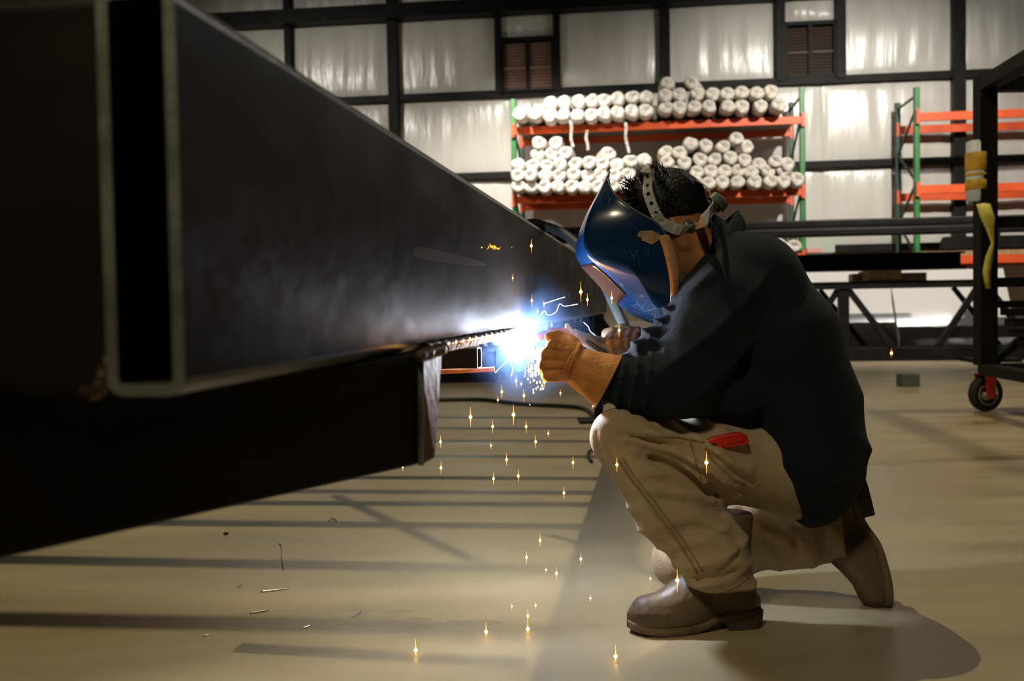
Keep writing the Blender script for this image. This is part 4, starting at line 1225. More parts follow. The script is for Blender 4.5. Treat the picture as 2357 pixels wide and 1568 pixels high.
def dens(pts):
    out = []
    for (x0, y0), (x1, y1) in zip(pts[:-1], pts[1:]):
        out += [(x0 + (x1 - x0) * i / 4, y0 + (y1 - y0) * i / 4) for i in range(4)]
    return out + [pts[-1]]
def seam(name, f, pts, r, m, parent, lift_=0.0015):
    path = smooth_path([surface(f, x, y) - ray(x, y).normalized() * lift_ for x, y in dens(pts)], 2)
    return MB().tube(path, r, 6).build(name, m, parent, True)
seam('side_seam', trousers_f, ((1425, 1060), (1450, 1100), (1490, 1150), (1525, 1200), (1560, 1245), (1585, 1285), (1605, 1320)), 0.0032, M['stitch'], trousers)
seam('side_seam', trousers_f, ((1433, 1055), (1460, 1097), (1500, 1146), (1537, 1196), (1572, 1242), (1597, 1282), (1617, 1316)), 0.0022, M['stitch'], trousers)
seam('pocket_edge', trousers_f, ((1450, 1002), (1500, 1005), (1560, 1006), (1620, 1018)), 0.0028, M['stitch'], trousers)
seam('pocket_edge', trousers_f, ((1625, 1030), (1640, 1060), (1665, 1085), (1690, 1105), (1715, 1115)), 0.0035, M['stitch'], trousers)
seam('pocket_edge', trousers_f, ((1588, 1012), (1600, 1060), (1612, 1100)), 0.0025, M['stitch'], trousers)
hemr = [surface(trousers_f, x, y) for x, y in ((1588, 1348), (1610, 1358), (1640, 1364), (1670, 1360), (1700, 1347), (1722, 1330))]
MB().tube(smooth_path(hemr, 4), 0.0028, 6).build('hem_seam', M['stitch'], trousers, True)

# ---- boots
def boot_upper(p):
    toe = rc(p, (0.176, 0, 0.049), (0.06, 0, 0.062), 0.036, 0.044, 1.15, 0.0)
    ins = rc(p, (0.085, 0, 0.074), (0.0, 0, 0.135), 0.043, 0.052, 1.02, 0.0)
    heel = rc(p, (-0.052, 0, 0.078), (-0.015, 0, 0.125), 0.040, 0.05, 1.0, 0.0)
    sh = rc(p, (-0.016, 0, 0.13), (-0.022, 0, 0.27), 0.054, 0.062)
    r = union([toe, ins, heel, sh], 0.035)
    zs = 0.026 + 0.020 / (1 + np.exp((p[:, 0] - 0.03) * 45))
    r = smax(r, zs - p[:, 2], 0.006)
    r = r - 0.0022 * (folds(p, (0.8, 0.0, 0.55), 170, 3, 0.5, 20) - 0.4) * np.exp(-((p[:, 0] - 0.09) / 0.03) ** 2) * np.clip((p[:, 2] - 0.07) / 0.02, 0, 1)
    wx = np.interp(p[:, 0], [-0.104, -0.098, -0.08, -0.05, 0.0, 0.05, 0.10, 0.15, 0.19, 0.21, 0.222], [0.0, 0.018, 0.031, 0.035, 0.032, 0.037, 0.046, 0.048, 0.038, 0.024, 0.0]).astype(np.float32)
    welt = np.maximum(np.abs(p[:, 1]) - wx * 0.93, np.abs(p[:, 2] - zs - 0.004) - 0.016)
    r = smin(r, welt, 0.022)
    r = smax(r, zs - 0.012 - p[:, 2], 0.004)
    return smax(r, p[:, 2] - 0.27, 0.004)
boot_me = sdf_mesh('upper', boot_upper, (-0.12, -0.075, 0.015), (0.235, 0.075, 0.285), 0.0048, 2)
boot_me.materials.append(M['boot'])
def sole_outline(x):
    xs = [-0.103, -0.098, -0.08, -0.05, 0.0, 0.05, 0.10, 0.15, 0.19, 0.21, 0.222]
    ws = [0.002, 0.020, 0.033, 0.037, 0.034, 0.039, 0.048, 0.050, 0.040, 0.026, 0.002]
    return float(np.interp(x, xs, ws))
def make_boot(name_parent, mat4, label):
    b = empty('boot', (0, 0, 0))
    b.parent = man
    b.matrix_basis = parent_inv(man) @ mat4
    o = bpy.data.objects.new('upper', boot_me); COL.objects.link(o); o.parent = b
    mb = MB()
    xs = list(np.linspace(-0.103, -0.085, 4)) + list(np.linspace(-0.07, 0.19, 20)) + list(np.linspace(0.20, 0.222, 5))
    top, bot = [], []
    def zb(x): return 0.0 + 0.030 / (1 + math.exp((x - 0.025) * 60)) + max(0, x - 0.13) ** 2 * 1.6
    rows = []
    for x in xs:
        w = sole_outline(x) * 1.05 + 0.001
        z0 = zb(x); z1 = z0 + 0.015
        rows.append([(x, -w * .96, z0), (x, -w, z0 + 0.004), (x, -w, z1 - 0.004), (x, -w * .9, z1 + 0.004), (x, w * .9, z1 + 0.004), (x, w, z1 - 0.004), (x, w, z0 + 0.004), (x, w * .96, z0)])
    mb.grid(rows, True)
    s = mb.build('sole', M['sole'], None, True); s.parent = b; s.matrix_basis = Matrix.Identity(4)
    mb = MB()
    pts = []
    for x in np.linspace(-0.108, -0.012, 12): pts.append((x, -(sole_outline(x + 0.004) * 1.0 + 0.001), 0))
    for x in np.linspace(-0.012, -0.108, 12): pts.append((x, (sole_outline(x + 0.004) * 1.0 + 0.001), 0))
    rows = []
    for z, f in ((0.0, 0.96), (0.004, 0.99), (0.018, 1.0), (0.036, 1.04)):
        rows.append([(-0.06 + (x + 0.06) * f, y * f, z) for x, y, _ in pts])
    mb.grid(rows, True)
    n = len(pts)
    mb.f.append(tuple(range(n))); mb.f.append(tuple(range(3 * n, 4 * n)))
    h = mb.build('heel', M['heel'], None, False); h.parent = b; h.matrix_basis = Matrix.Identity(4)
    b['label'] = label
    return b
def frame_mat(o, ex, ez, sc):
    ex = Vector(ex).normalized(); ez = Vector(ez); ez = (ez - ex * ez.dot(ex)).normalized(); ey = ez.cross(ex)
    m = Matrix((ex, ey, ez)).transposed().to_4x4()
    return Matrix.Translation(o) @ m @ Matrix.Scale(sc, 4)
hb, tt = G(1752, 1437), G(1441, 1457)
ex = (tt - hb); bl = ex.length; ex.normalize()
sc = bl / 0.33
make_boot(man, frame_mat(hb + ex * 0.105 * sc, ex, (0, 0, 1), sc), 'brown leather boot planted flat on the floor')
td = 2.60
tp, hp2 = P(2064, 1396, td), P(1990, 1098, td + 0.03)
ex2 = (tp - hp2); sc2 = 1.0
bl2 = ex2.length; ex2.normalize()
sc2 = bl2 / 0.325
ez2 = Vector((-1, 0.25, 0.25))
make_boot(man, frame_mat(hp2 + ex2 * 0.105 * sc2, ex2, ez2, sc2), 'brown leather boot bent up on its toe')

# ---- gloves
GCR = []
def glove_l(p):
    pal = chain(p, [(1338, 852, 2.385, 33), (1302, 828, 2.38, 37), (1284, 826, 2.385, 34)], 0.02)
    pal = smin(pal, chain(p, [(1300, 806, 2.385, 30), (1296, 850, 2.385, 28)], 0.02), 0.02)
    r = pal
    for kx, ky, kr in ((1280, 796, 16.5), (1266, 817, 17), (1262, 840, 16.5), (1268, 862, 15)):
        q = [(kx + 14, ky, 2.375, kr + 2), (kx - 2, ky + 1, 2.368, kr), (kx - 9, ky + 3, 2.405, kr - 1), (kx + 12, ky + 4, 2.43, kr - 2), (kx + 34, ky + 2, 2.425, kr - 3)]
        r = smin(r, chain(p, q, 0.006), 0.0045)
    th = chain(p, [(1326, 812, 2.40, 22), (1312, 790, 2.405, 19), (1288, 778, 2.42, 17), (1268, 778, 2.43, 15)], 0.01)
    r = smin(r, th, 0.010)
    if GCR: r = creases(p, r, GCR)
    return r - 0.0022 * wob(p, 70, 2) - 0.003 * (folds(p, (0.9, 0, 0.4), 150, 2, 0.8, 30) - 0.5) * np.clip((p[:, 0] - P(1285, 800, 2.38).x) / 0.03, 0, 1)
_tmp = []
for pts, w_, a_, sg in ((((1262, 808), (1280, 807), (1300, 812)), 0.0035, 0.007, -1), (((1256, 830), (1276, 830), (1298, 833)), 0.0035, 0.007, -1), (((1258, 853), (1278, 852), (1298, 850)), 0.0035, 0.007, -1),
                        (((1300, 795), (1306, 812), (1312, 830)), 0.005, 0.005, -1), (((1290, 800), (1294, 825), (1296, 850)), 0.006, 0.004, 1), (((1316, 815), (1322, 840), (1318, 865)), 0.005, 0.005, -1),
                        (((1276, 796), (1272, 818), (1270, 842), (1274, 862)), 0.006, 0.0035, 1)):
    _tmp.append(([surface(glove_l, x, y, 2.25, 2.5) for x, y in pts], w_, a_, sg))
GCR.extend(_tmp)
lo = P(1225, 905, 2.3); hi = P(1370, 745, 2.5)
gl = empty('glove', (0, 0, 0)); gl.parent = man; gl.matrix_basis = parent_inv(man); gl['label'] = 'tan leather gauntlet lit by the arc'
link('hand', sdf_mesh('hand', glove_l, (lo.x, 2.30, lo.z), (hi.x, 2.50, hi.z), 0.0032, 1), M['glove'], gl)
def gauntlet(a, b, radii, m, parent, seed, th=0.004):
    a, b = Vector(a), Vector(b)
    t = (b - a).normalized()
    u = t.cross(Vector((0, 1, 0))).normalized(); v = t.cross(u)
    n = 40
    rr_ = random.Random(seed)
    ph = [rr_.uniform(0, 6.28) for _ in range(6)]
    rows = []
    inner = []
    for s_, r in radii:
        row, ri = [], []
        for k_ in range(n):
            an = 2 * PI * k_ / n
            w = r * (1 + 0.035 * math.sin(3 * an + ph[0] + 3 * s_) + 0.03 * math.sin(5 * an + ph[1] - 4 * s_) + 0.015 * math.sin(9 * an + ph[2]))
            c = a + (b - a) * s_
            row.append(c + (u * math.cos(an) + v * math.sin(an)) * w)
            ri.append(c + (u * math.cos(an) + v * math.sin(an)) * (w - th))
        rows.append(row); inner.append(ri)
    MB().grid(rows + inner[::-1], True).build('cuff', m, parent, True)
cr_ = [(0.0, 36), (0.02, 46), (0.07, 49), (0.13, 46), (0.17, 40), (0.24, 45), (0.4, 49), (0.6, 54), (0.8, 59), (0.95, 64), (1.0, 65)]
gauntlet(P(1308, 830, 2.385), P(1398, 878, 2.38), [(s_, R(r, 2.38)) for s_, r in cr_], M['glove'], gl, 5)
ca, cb2 = P(1308, 830, 2.385), P(1398, 878, 2.38)
ct_ = (cb2 - ca).normalized(); cu = ct_.cross(Vector((0, 1, 0))).normalized(); cv = ct_.cross(cu)
MB().tube([ca + ct_ * (0.004 + 0.003 * math.sin(3 * a_)) + (cu * math.cos(a_) + cv * math.sin(a_)) * R(44 + 2 * math.sin(4 * a_), 2.38) for a_ in np.linspace(0, 2 * PI, 41)], 0.0062, 8, False).build('cuff_fold', M['glove'], gl, True)
MB().tube([ca + (cb2 - ca) * 1.0 + (cu * math.cos(a_) + cv * math.sin(a_)) * R(66.5 + 1.5 * math.sin(5 * a_), 2.38) for a_ in np.linspace(0, 2 * PI, 41)], 0.0034, 6, False).build('cuff_binding', M['glove'], gl, True)
def glove_r(p):
    r = chain(p, [(1498, 798, 2.70, 34), (1462, 796, 2.69, 36), (1432, 790, 2.69, 30)], 0.02)
    for i in range(4):
        x = 1412 + i * 19
        q = [(x + 8, 772, 2.685, 15), (x - 2, 768, 2.655, 15), (x - 8, 786, 2.632, 14), (x - 2, 808, 2.64, 13), (x + 10, 818, 2.66, 12)]
        r = smin(r, chain(p, q, 0.006), 0.006)
    r = smin(r, chain(p, [(1465, 775, 2.69, 20), (1430, 764, 2.71, 17), (1398, 770, 2.71, 14)], 0.01), 0.010)
    return r - 0.002 * wob(p, 70, 5)
lo = P(1375, 845, 2.7); hi = P(1540, 735, 2.7)
gr = empty('glove', (0, 0, 0)); gr.parent = man; gr.matrix_basis = parent_inv(man); gr['label'] = 'shade-darkened leather glove gripping the torch handle'
link('hand', sdf_mesh('hand', glove_r, (lo.x, 2.58, lo.z), (hi.x, 2.78, hi.z), 0.0032, 1), M['glove_shaded'], gr)
gauntlet(P(1480, 797, 2.69), P(1548, 806, 2.72), [(0, R(36, 2.7)), (0.1, R(42, 2.7)), (0.5, R(49, 2.7)), (1, R(57, 2.7))], M['glove_shaded'], gr, 9)

# ---- welding helmet
helm = empty('helmet', (0, 0, 0)); helm.parent = man; helm.matrix_basis = parent_inv(man)
helm['label'] = 'scratched blue welding helmet lowered over the face'
HR = [((1403, 392), (1401, 398, .032), (1398, 412, .058)), ((1378, 440), (1384, 436, .070), (1416, 450, .102)), ((1352, 490), (1362, 478, .095), (1464, 486, .124)),
      ((1333, 535), (1347, 522, .105), (1514, 516, .132)), ((1325, 572), (1345, 566, .106), (1540, 560, .134)), ((1330, 601), (1360, 596, .100), (1553, 610, .130)),
      ((1378, 655), (1408, 636, .090), (1556, 656, .122)), ((1440, 717), (1462, 690, .072), (1550, 702, .104)), ((1500, 745), (1508, 732, .046), (1540, 730, .072)),
      ((1532, 753), (1533, 751, .020), (1534, 748, .034))]
def catm(vals, t):
    i = min(int(t), len(vals) - 2); f = t - i
    p0, p1, p2, p3 = vals[max(i - 1, 0)], vals[i], vals[i + 1], vals[min(i + 2, len(vals) - 1)]
    return 0.5 * ((2 * p1) + (p2 - p0) * f + (2 * p0 - 5 * p1 + 4 * p2 - p3) * f * f + (3 * p1 - p0 - 3 * p2 + p3) * f ** 3)
HCp = [P(c[0], c[1], HD) for c, m_, r_ in HR]
HMp = [P(m_[0], m_[1], HD - m_[2]) for c, m_, r_ in HR]
HRp = [P(r_[0], r_[1], HD - r_[2]) for c, m_, r_ in HR]
def shell_pt(t, s_):
    "t along the profile 0..9, s 0 at the centre line .. 1 at the ridge .. 2 at the rim"
    c, m_, r_ = catm(HCp, t), catm(HMp, t), catm(HRp, t)
    if s_ <= 1: q = c.lerp(m_, s_) + (m_ - c).cross(Vector((0, 0, 0)))
    else:
        g_ = s_ - 1
        wt = min(max((t - 4.6) / 1.2, 0), 1) * min(max((9 - t) / 1.5, 0), 1)
        soft = 0.010 * math.sin(PI * g_) * (r_ - m_).length / 0.2
        crease = 0.022 * min(g_ / 0.42, (1 - g_) / 0.58) * (r_ - m_).length / 0.16
        q = m_.lerp(r_, g_) + Vector((0, -1, 0)) * (soft * (1 - wt) + crease * wt)
    return q
SS = list(np.linspace(0, 0.85, 7)) + [0.93, 1.0, 1.07] + [1.15, 1.25, 1.34, 1.39, 1.42, 1.45, 1.5] + list(np.linspace(1.6, 2, 7))
rows = []
YC = HC.y
for i in range(73):
    t = 9 * i / 72
    near = [shell_pt(t, s_) for s_ in SS]
    # the mid plane holds the centre line; mirror the near half across it
    half = [Vector((q.x, 2 * HCp[0].y - q.y + 0 * i, q.z)) for q in near]
    yc = near[0].y
    lift3 = 0.018 * math.exp(-(t / 2.6) ** 2)
    half = [Vector((q.x + 0.25 * lift3 * max(0, s_ - 0.9), 2 * yc - q.y, q.z + lift3 * max(0, s_ - 0.9))) for q, s_ in zip(near, SS)]
    rows.append(half[::-1] + near[1:])
sh = MB().grid(rows).build('shell', M['helmet'], helm, True)
sm_ = sh.modifiers.new('smooth', 'SMOOTH'); sm_.iterations = 2; sm_.factor = 0.4
so_ = sh.modifiers.new('thick', 'SOLIDIFY'); so_.thickness = 0.004; so_.offset = -1 if sh.data.polygons[0].normal.x < 0 else 1
# worn rim flange along the rear edge, warm light put into its tan
rows = []
for i in range(40):
    t = 3.6 + (8.3 - 3.6) * i / 39
    a = shell_pt(t, 1.90); b = shell_pt(t, 2.0)
    rows.append([a + Vector((0, -0.003, 0)), (a + b) / 2 + Vector((0, -0.007, 0)), b + Vector((0.006, -0.007, 0)), b + Vector((0.009, 0.004, 0))])
o = MB().grid(rows).build('rim_flange', M['rim'], helm, True)
o.modifiers.new('thick', 'SOLIDIFY').thickness = 0.002
path = [shell_pt(9 * i / 60, 2.0) for i in range(61)]
MB().tube(path, 0.0032, 6).build('edge_bead', M['knob'], helm, True)
# filter window in the front panel
rows = []
for i in range(10):
    t = 5.25 + 1.45 * i / 9
    rows.append([shell_pt(t, s_) + (shell_pt(t, 1.0) - shell_pt(t, 1.6)).normalized() * 0.0012 for s_ in np.linspace(0.0, 0.86, 6)])
rows = [[Vector((q.x, 2 * r_[0].y - q.y, q.z)) for q in r_[::-1]] + r_[1:] for r_ in rows]
o = MB().grid(rows).build('filter_lens', M['lens'], helm, True)
o.modifiers.new('thick', 'SOLIDIFY').thickness = 0.0015
# torn sticker
rows = []
for i in range(9):
    t = 3.35 + 0.75 * i / 8
    w0 = 1.70 - 0.045 * math.sin(i * 0.55) + (0.035 if i == 4 else 0); w1 = 1.80 + 0.13 * math.sin(0.5 + i * 0.36)
    if i > 5: w0 += 0.018 * (i - 5)
    rows.append([shell_pt(t, w0 + (w1 - w0) * j / 6) + Vector((-0.0005, -0.004, 0)) for j in range(7)])
MB().grid(rows).build('torn_sticker', M['sticker'], helm, True)
# headgear straps with real holes
def hsurf(px, py, lift_=0.009):
    "point on the skull side under a pixel"
    q = surface(lambda p: np.minimum(head(p), hair_f(p)), px, py, 2.38, 2.72)
    return q - ray(px, py).normalized() * lift_
def strap(name, path, width, m, parent, holes=()):
    path = smooth_path(path, 2)
    n = len(path)
    mb = MB()
    L, Rr = [], []
    ctr = hp(-0.02, 0.02)
    for i, q in enumerate(path):
        t = (path[min(i + 1, n - 1)] - path[max(i - 1, 0)]).normalized()
        nn = (q - ctr); nn = (nn - t * nn.dot(t)).normalized()
        bb = t.cross(nn).normalized()
        L.append(q + bb * width / 2); Rr.append(q - bb * width / 2)
    # cell by cell; cells listed in holes get an oval opening
    for i in range(n - 1):
        c = [L[i], Rr[i], Rr[i + 1], L[i + 1]]
        if i in holes:
            ctr_ = (c[0] + c[1] + c[2] + c[3]) / 4
            ax_, ay_ = (c[1] - c[0]) * 0.2, (c[3] - c[0]) * 0.38
            m_ = 16
            ring = [ctr_ + ax_ * math.cos(2 * PI * k_ / m_) + ay_ * math.sin(2 * PI * k_ / m_) for k_ in range(m_)]
            outer = []
            for k_ in range(m_):
                a_ = 2 * PI * k_ / m_
                cx_, cy_ = math.cos(a_), math.sin(a_)
                s_ = 1 / max(abs(cx_), abs(cy_))
                u_, v_ = cx_ * s_, cy_ * s_
                outer.append(c[0] * ((1 - u_) * (1 - v_) / 4) + c[1] * ((1 + u_) * (1 - v_) / 4) + c[2] * ((1 + u_) * (1 + v_) / 4) + c[3] * ((1 - u_) * (1 + v_) / 4))
            mb.grid([ring, outer], True)
        else:
            mb.add(c, [(0, 1, 2, 3)])
    o = mb.build(name, m, parent)
    so = o.modifiers.new('thick', 'SOLIDIFY'); so.thickness = 0.0028; so.offset = 0
    return o
top_pts = [hsurf(x, y) for x, y in ((1492, 412), (1490, 432), (1494, 452), (1502, 474), (1512, 496), (1526, 514), (1546, 524))]
crown = hp(-0.022, 0.026) + (top_pts[0] - hp(-0.022, 0.026)).normalized() * 0.115
over = [Vector((q.x, 2 * HD - q.y, q.z)) for q in top_pts[::-1]]
strap('crown_strap', over[2:-1] + [crown + Vector((0, 0.03, 0.012)), crown + Vector((0, -0.0, 0.014))] + top_pts, 0.027, M['strap'], helm, holes=(11, 13, 15, 17, 19, 21))
band = [hsurf(x, y, 0.008) for x, y in ((1500, 500), (1526, 514), (1546, 524), (1568, 530), (1590, 528), (1608, 520), (1620, 508))]
rear = hp(-0.104, -0.052)
band += [rear + Vector((0.0, -0.035, 0.0)), rear, rear + Vector((0, 0.035, 0))] + [Vector((q.x, 2 * HD - q.y, q.z)) for q in band[::-1]]
strap('head_band', band, 0.028, M['strap'], helm, holes=(7,))
q = hsurf(1585, 521, 0.012)
nn = Vector((0.2, -1, 0)).normalized()
MB().tube([q, q + nn * 0.006], [0.016, 0.014], 20).build('pivot_disc', M['knob'], helm, True)
MB().tube([rear - FACE * 0.002, rear - FACE * 0.012, rear - FACE * 0.013, rear - FACE * 0.034, rear - FACE * 0.036], [0.020, 0.020, 0.028, 0.026, 0.021], 14).build('ratchet_knob', M['knob'], helm)
kb = P(1622, 470, HD - 0.03)
strap('rear_strap', [hp(-0.118, 0.03, -0.028), hp(-0.125, 0.0, -0.03), hp(-0.118, -0.03, -0.026), hp(-0.106, -0.052, -0.02)], 0.026, M['strap'], helm)

# ------------------------------------------------------------------ red utility knife clipped at the pocket
kn = empty('utility_knife', surface(trousers_f, 1670, 1018), 'red folding utility knife clipped at the trouser pocket', 'knife')
def kpt(x, y, off): return surface(trousers_f, 1665, 1020) + (P(x, y, 2.33) - P(1665, 1020, 2.33)) - Vector((0, off, 0))
outl = [(1619, 1020), (1624, 1011), (1640, 1005), (1662, 1000), (1690, 995), (1704, 994), (1718, 1003), (1722, 1018), (1714, 1023), (1690, 1026), (1665, 1030), (1648, 1035), (1632, 1033), (1622, 1027)]
hol = [(1632, 1020), (1645, 1017), (1647, 1024), (1634, 1027)]
MB().prism([kpt(x, y, -0.006) for x, y in outl], (0, -0.022, 0)).build('handle', M['red'], kn, bevel=0.004)
MB().prism([kpt(x, y, 0.0155) for x, y in hol], (0, -0.002, 0)).build('slot', M['black'], kn)
MB().prism([kpt(x, y, 0.016) for x, y in ((1656, 1018), (1660, 1017), (1662, 1024), (1660, 1026))], (0, -0.003, 0)).build('blade_catch', M['metal'], kn)
MB().prism([kpt(x, y, 0.0165) for x, y in ((1664, 1010), (1706, 1002), (1712, 1012), (1668, 1020))], (0, -0.003, 0)).build('grip_plate', M['red'], kn, bevel=0.001)

# ------------------------------------------------------------------ welding torch
ARC = P(1203, 790, 2.606)
gun = empty('welding_torch', P(1350, 790, 2.6), 'welding torch with copper neck and grey handle in the gloved hands', 'torch')
nk = smooth_path([P(1246, 773, 2.56), P(1270, 764, 2.57), P(1292, 762, 2.58), P(1312, 768, 2.59), P(1330, 776, 2.605)], 5)
MB().tube([P(1228, 780, 2.548), P(1238, 776, 2.552), P(1256, 769, 2.562)], [R(7, 2.5), R(10, 2.5), R(10, 2.5)], 14).build('nozzle', M['copper'], gun, True)
MB().tube(nk, R(8, 2.55), 12).build('neck', M['copper'], gun, True)
MB().tube(smooth_path([P(1318, 771, 2.595), P(1345, 781, 2.612), P(1390, 795, 2.64), P(1430, 796, 2.67)], 4), [R(15, 2.6)] * 5 + [R(18, 2.6)] * 8, 12).build('handle', M['gun'], gun, True)
MB().prism([P(1300, 765, 2.58), P(1302, 746, 2.58), P(1309, 743, 2.58), P(1326, 768, 2.58)], (0, 0.02, 0)).build('heat_guard', M['gun'], gun, bevel=0.003)
MB().prism([P(1345, 788, 2.59), P(1352, 780, 2.59), P(1398, 812, 2.62), P(1388, 820, 2.62)], (0, 0.02, 0)).build('trigger', M['black'], gun, bevel=0.003)
cable = smooth_path([P(1432, 796, 2.68), P(1446, 780, 2.70), P(1438, 752, 2.72), P(1412, 696, 2.80), P(1385, 640, 2.90), P(1350, 585, 3.05), P(1300, 540, 3.2), P(1255, 521, 3.3), P(1222, 514, 3.35), P(1190, 530, 3.5), P(1150, 600, 3.6)], 7)
MB().tube(cable, 0.0155, 12).build('torch_cable', M['hose'], gun, True)

# ------------------------------------------------------------------ arc, smoke, sparks
me = bpy.data.meshes.new('welding_arc')
bm = bmesh.new()
bmesh.ops.create_icosphere(bm, subdivisions=4, radius=1.0)
for v in bm.verts:
    n_ = v.co.normalized()
    rad_ = 0.030 + 0.008 * math.sin(n_.x * 9 + 1) * math.sin(n_.z * 7) + 0.006 * math.sin(n_.x * 17 + n_.y * 13) + 0.02 * max(0, n_.z * 0.8 + n_.x * 0.4) ** 2
    v.co = Vector((n_.x * rad_ * 0.95, n_.y * rad_ * 0.6, n_.z * rad_ * 1.15))
bm.to_mesh(me); bm.free()
o = link('welding_arc', me, M['arc'], None, True)
o.location = ARC + Vector((-0.004, 0.004, 0.0))
tag(o, 'blinding blue-white welding arc at the seam of the beam', 'arc')
# weld smoke hanging round the arc
me = bpy.data.meshes.new('weld_smoke')
bm = bmesh.new(); bmesh.ops.create_icosphere(bm, subdivisions=3, radius=0.19); bm.to_mesh(me); bm.free()
sm = bpy.data.materials.new('weld_smoke'); sm.use_nodes = True
nt = sm.node_tree; nt.nodes.remove(nt.nodes['Principled BSDF'])
vs = nt.nodes.new('ShaderNodeVolumeScatter'); vs.inputs['Color'].default_value = (0.30, 0.52, 1, 1); vs.inputs['Anisotropy'].default_value = 0.2
tc = nt.nodes.new('ShaderNodeTexCoord')
ln = nt.nodes.new('ShaderNodeVectorMath'); ln.operation = 'LENGTH'
nt.links.new(tc.outputs['Object'], ln.inputs[0])
mr = nt.nodes.new('ShaderNodeMapRange'); mr.inputs['From Min'].default_value, mr.inputs['From Max'].default_value = 0.18, 0.0
mr.inputs['To Min'].default_value, mr.inputs['To Max'].default_value = 0, 1
nt.links.new(ln.outputs['Value'], mr.inputs[0])
nz = nt.nodes.new('ShaderNodeTexNoise'); nz.inputs['Scale'].default_value = 11; nz.inputs['Detail'].default_value = 5
nt.links.new(tc.outputs['Object'], nz.inputs['Vector'])
r2 = nt.nodes.new('ShaderNodeMapRange'); r2.inputs['From Min'].default_value, r2.inputs['From Max'].default_value = 0.38, 0.7
nt.links.new(nz.outputs['Fac'], r2.inputs[0])
mu = nt.nodes.new('ShaderNodeMath'); mu.operation = 'MULTIPLY'
nt.links.new(mr.outputs[0], mu.inputs[0]); nt.links.new(r2.outputs[0], mu.inputs[1])
m2 = nt.nodes.new('ShaderNodeMath'); m2.operation = 'MULTIPLY'; m2.inputs[1].default_value = 1.3
nt.links.new(mu.outputs[0], m2.inputs[0]); nt.links.new(m2.outputs[0], vs.inputs['Density'])
nt.links.new(vs.outputs[0], nt.nodes['Material Output'].inputs['Volume'])
o = link('weld_smoke', me, sm); o.location = ARC + Vector((0.01, -0.06, 0.015))
tag(o, 'thin blue weld smoke hanging round the arc', 'smoke', kind='stuff')

def spindle(w, l):
    me = bpy.data.meshes.new('spark')
    n = 8
    prof = [(-l, 0.0002), (-l * 0.45, w * 0.14), (-w * 1.0, w * 0.45), (-w * 0.4, w), (w * 0.4, w), (w * 1.0, w * 0.45), (l * 0.45, w * 0.14), (l, 0.0002)]
    vs_, fs_ = [], []
    for z, r in prof:
        for k_ in range(n): vs_.append((r * math.cos(2 * PI * k_ / n), r * math.sin(2 * PI * k_ / n), z))
    for i in range(len(prof) - 1):
        for k_ in range(n): fs_.append((i * n + k_, i * n + (k_ + 1) % n, (i + 1) * n + (k_ + 1) % n, (i + 1) * n + k_))
    me.from_pydata(vs_, [], fs_)
    me.materials.append(M['spark']); me.materials.append(M['spark_core'])
    for p_ in me.polygons:
        if abs(p_.center.z) < w * 0.8: p_.material_index = 1
        p_.use_smooth = True
    return me
SPK = [spindle(0.0020, 0.009), spindle(0.0029, 0.016), spindle(0.0040, 0.026)]
sparks = [(1223, 566, 1), (1337, 672, 2), (1352, 690, 1), (1408, 686, 1), (1224, 692, 1), (1252, 700, 0), (1238, 717, 0), (1270, 748, 0), (1425, 761, 1), (1188, 877, 1), (1155, 902, 1), (1146, 921, 0), (1206, 911, 1),
          (1083, 960, 2), (1182, 955, 2), (1134, 982, 1), (1211, 982, 1), (1014, 1017, 1), (1233, 1017, 1), (1166, 1058, 1), (1319, 1065, 1), (1015, 1077, 1), (1136, 1102, 1), (1193, 1096, 1), (1298, 1135, 1),
          (1243, 1244, 1), (1212, 1283, 1), (1337, 1287, 1), (1281, 1320, 1), (1257, 1312, 0), (1497, 1332, 0), (1559, 1336, 2), (1359, 1377, 0), (1178, 1396, 0), (1233, 1394, 0), (1119, 1455, 2), (1215, 1448, 2), (1215, 1418, 1),
          (957, 1497, 2), (1417, 1511, 2), (1626, 1065, 2), (1420, 1070, 1), (927, 1076, 0), (2052, 813, 1), (1217, 852, 1), (1225, 862, 0), (1200, 884, 0), (1253, 880, 1), (1248, 888, 0), (1130, 1026, 0), (1262, 998, 0),
          (1180, 640, 0), (1290, 905, 0)]
sparks.sort(key=lambda t: -t[1])
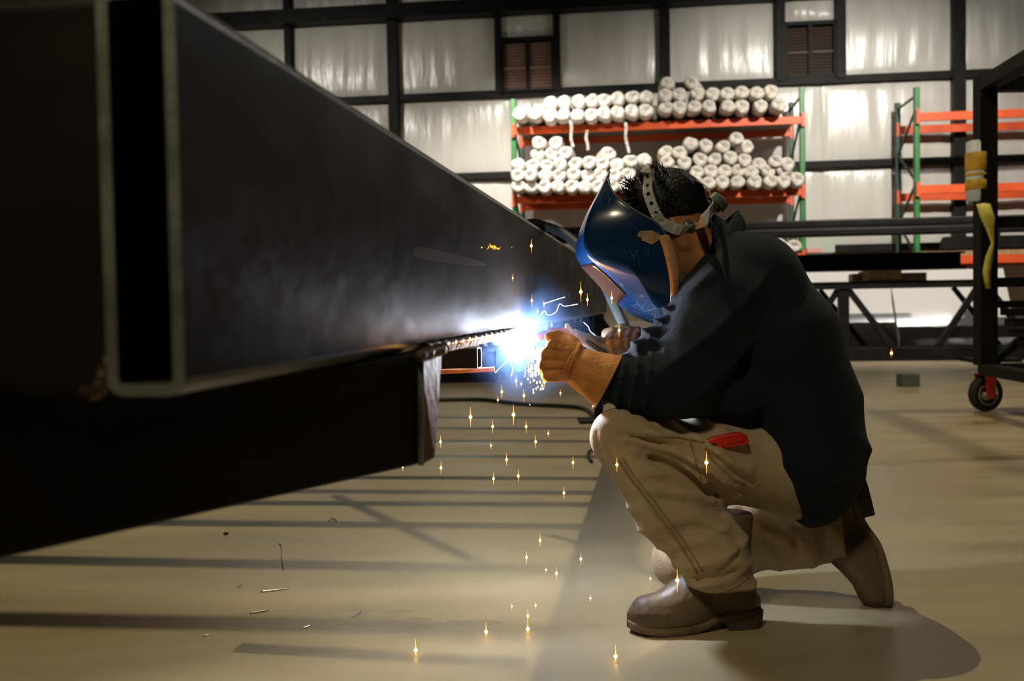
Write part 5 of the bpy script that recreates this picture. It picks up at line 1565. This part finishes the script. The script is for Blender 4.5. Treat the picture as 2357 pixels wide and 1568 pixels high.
for i, (x, y, k_) in enumerate(sparks):
    fd = (G(x, y, 0.012) - CAM).dot(FWD) if y > 760 else 99
    d_ = min(2.50, fd)
    if (x, y) in ((1626, 1065), (1420, 1070), (1559, 1336)): d_ = 2.255
    if (x, y) == (2052, 813): d_ = 12.0
    if (x, y) == (1223, 566): d_ = 2.40
    o = bpy.data.objects.new('spark', SPK[k_]); COL.objects.link(o)
    o.location = P(x, y, d_)
    if d_ > 5: o.scale = (3, 3, 3)
    tens = ['', 'twenty-', 'thirty-', 'forty-', 'fifty-']
    if i < 20: od = ORD[i]
    elif i % 10 == 0: od = {20: 'twenty-first', 30: 'thirty-first', 40: 'forty-first', 50: 'fifty-first'}[i]
    else: od = {2: 'twenty-', 3: 'thirty-', 4: 'forty-', 5: 'fifty-'}[(i + 1) // 10 if (i + 1) % 10 else (i + 1) // 10] + (ORD[(i + 1) % 10 - 1] if (i + 1) % 10 else '')
    if od.endswith('-'): od = {'thirty-': 'thirtieth', 'forty-': 'fortieth', 'fifty-': 'fiftieth', 'twenty-': 'twentieth'}[od]
    tag(o, 'glowing orange spark, %s counting up from the floor' % od, 'spark', 'falling sparks')
# dense spray between arc and glove: nobody could count it
mb = MB()
rr = random.Random(5)
for i in range(170):
    x = rr.gauss(1236, 13); y = 800 + abs(rr.gauss(0, 42)); d_ = rr.uniform(2.42, 2.50)
    c = P(x, y, d_); w = rr.uniform(0.0006, 0.0018)
    mb.add([c + Vector((w, 0, 0)), c + Vector((0, w, 0)), c + Vector((-w, 0, 0)), c + Vector((0, -w, 0)), c + Vector((0, 0, w * 2)), c + Vector((0, 0, -w * 2))],
           [(0, 1, 4), (1, 2, 4), (2, 3, 4), (3, 0, 4), (1, 0, 5), (2, 1, 5), (3, 2, 5), (0, 3, 5)])
o = mb.build('spark_spray', M['spray'])
tag(o, 'dense spray of tiny sparks between arc and tan glove', 'sparks', kind='stuff')
trails = [([(1236, 738), (1252, 716), (1262, 726), (1280, 718), (1288, 700), (1300, 705), (1330, 700)], 'pale curled spark trail rising right of the arc'),
          ([(1192, 808), (1178, 822), (1160, 838), (1140, 858)], 'pale spark trail shooting down left of the arc'),
          ([(1184, 820), (1176, 834), (1180, 850), (1177, 866)], 'short amber spark trail under the arc'),
          ([(1343, 742), (1354, 752), (1358, 762), (1370, 772)], 'thin pale spark trail above the torch handle'),
          ([(1216, 822), (1211, 840), (1208, 862)], 'short pale spark trail beside the spark spray'),
          ([(1250, 700), (1280, 690), (1300, 684)], 'faint blue spark trail above the curled trail')]
for pp, lab in trails:
    o = MB().tube(smooth_path([P(x, y, 2.46) for x, y in pp], 6), 0.0009, 5).build('spark_trail', M['trail'], None, True)
    tag(o, lab, 'spark trail', 'spark trails')
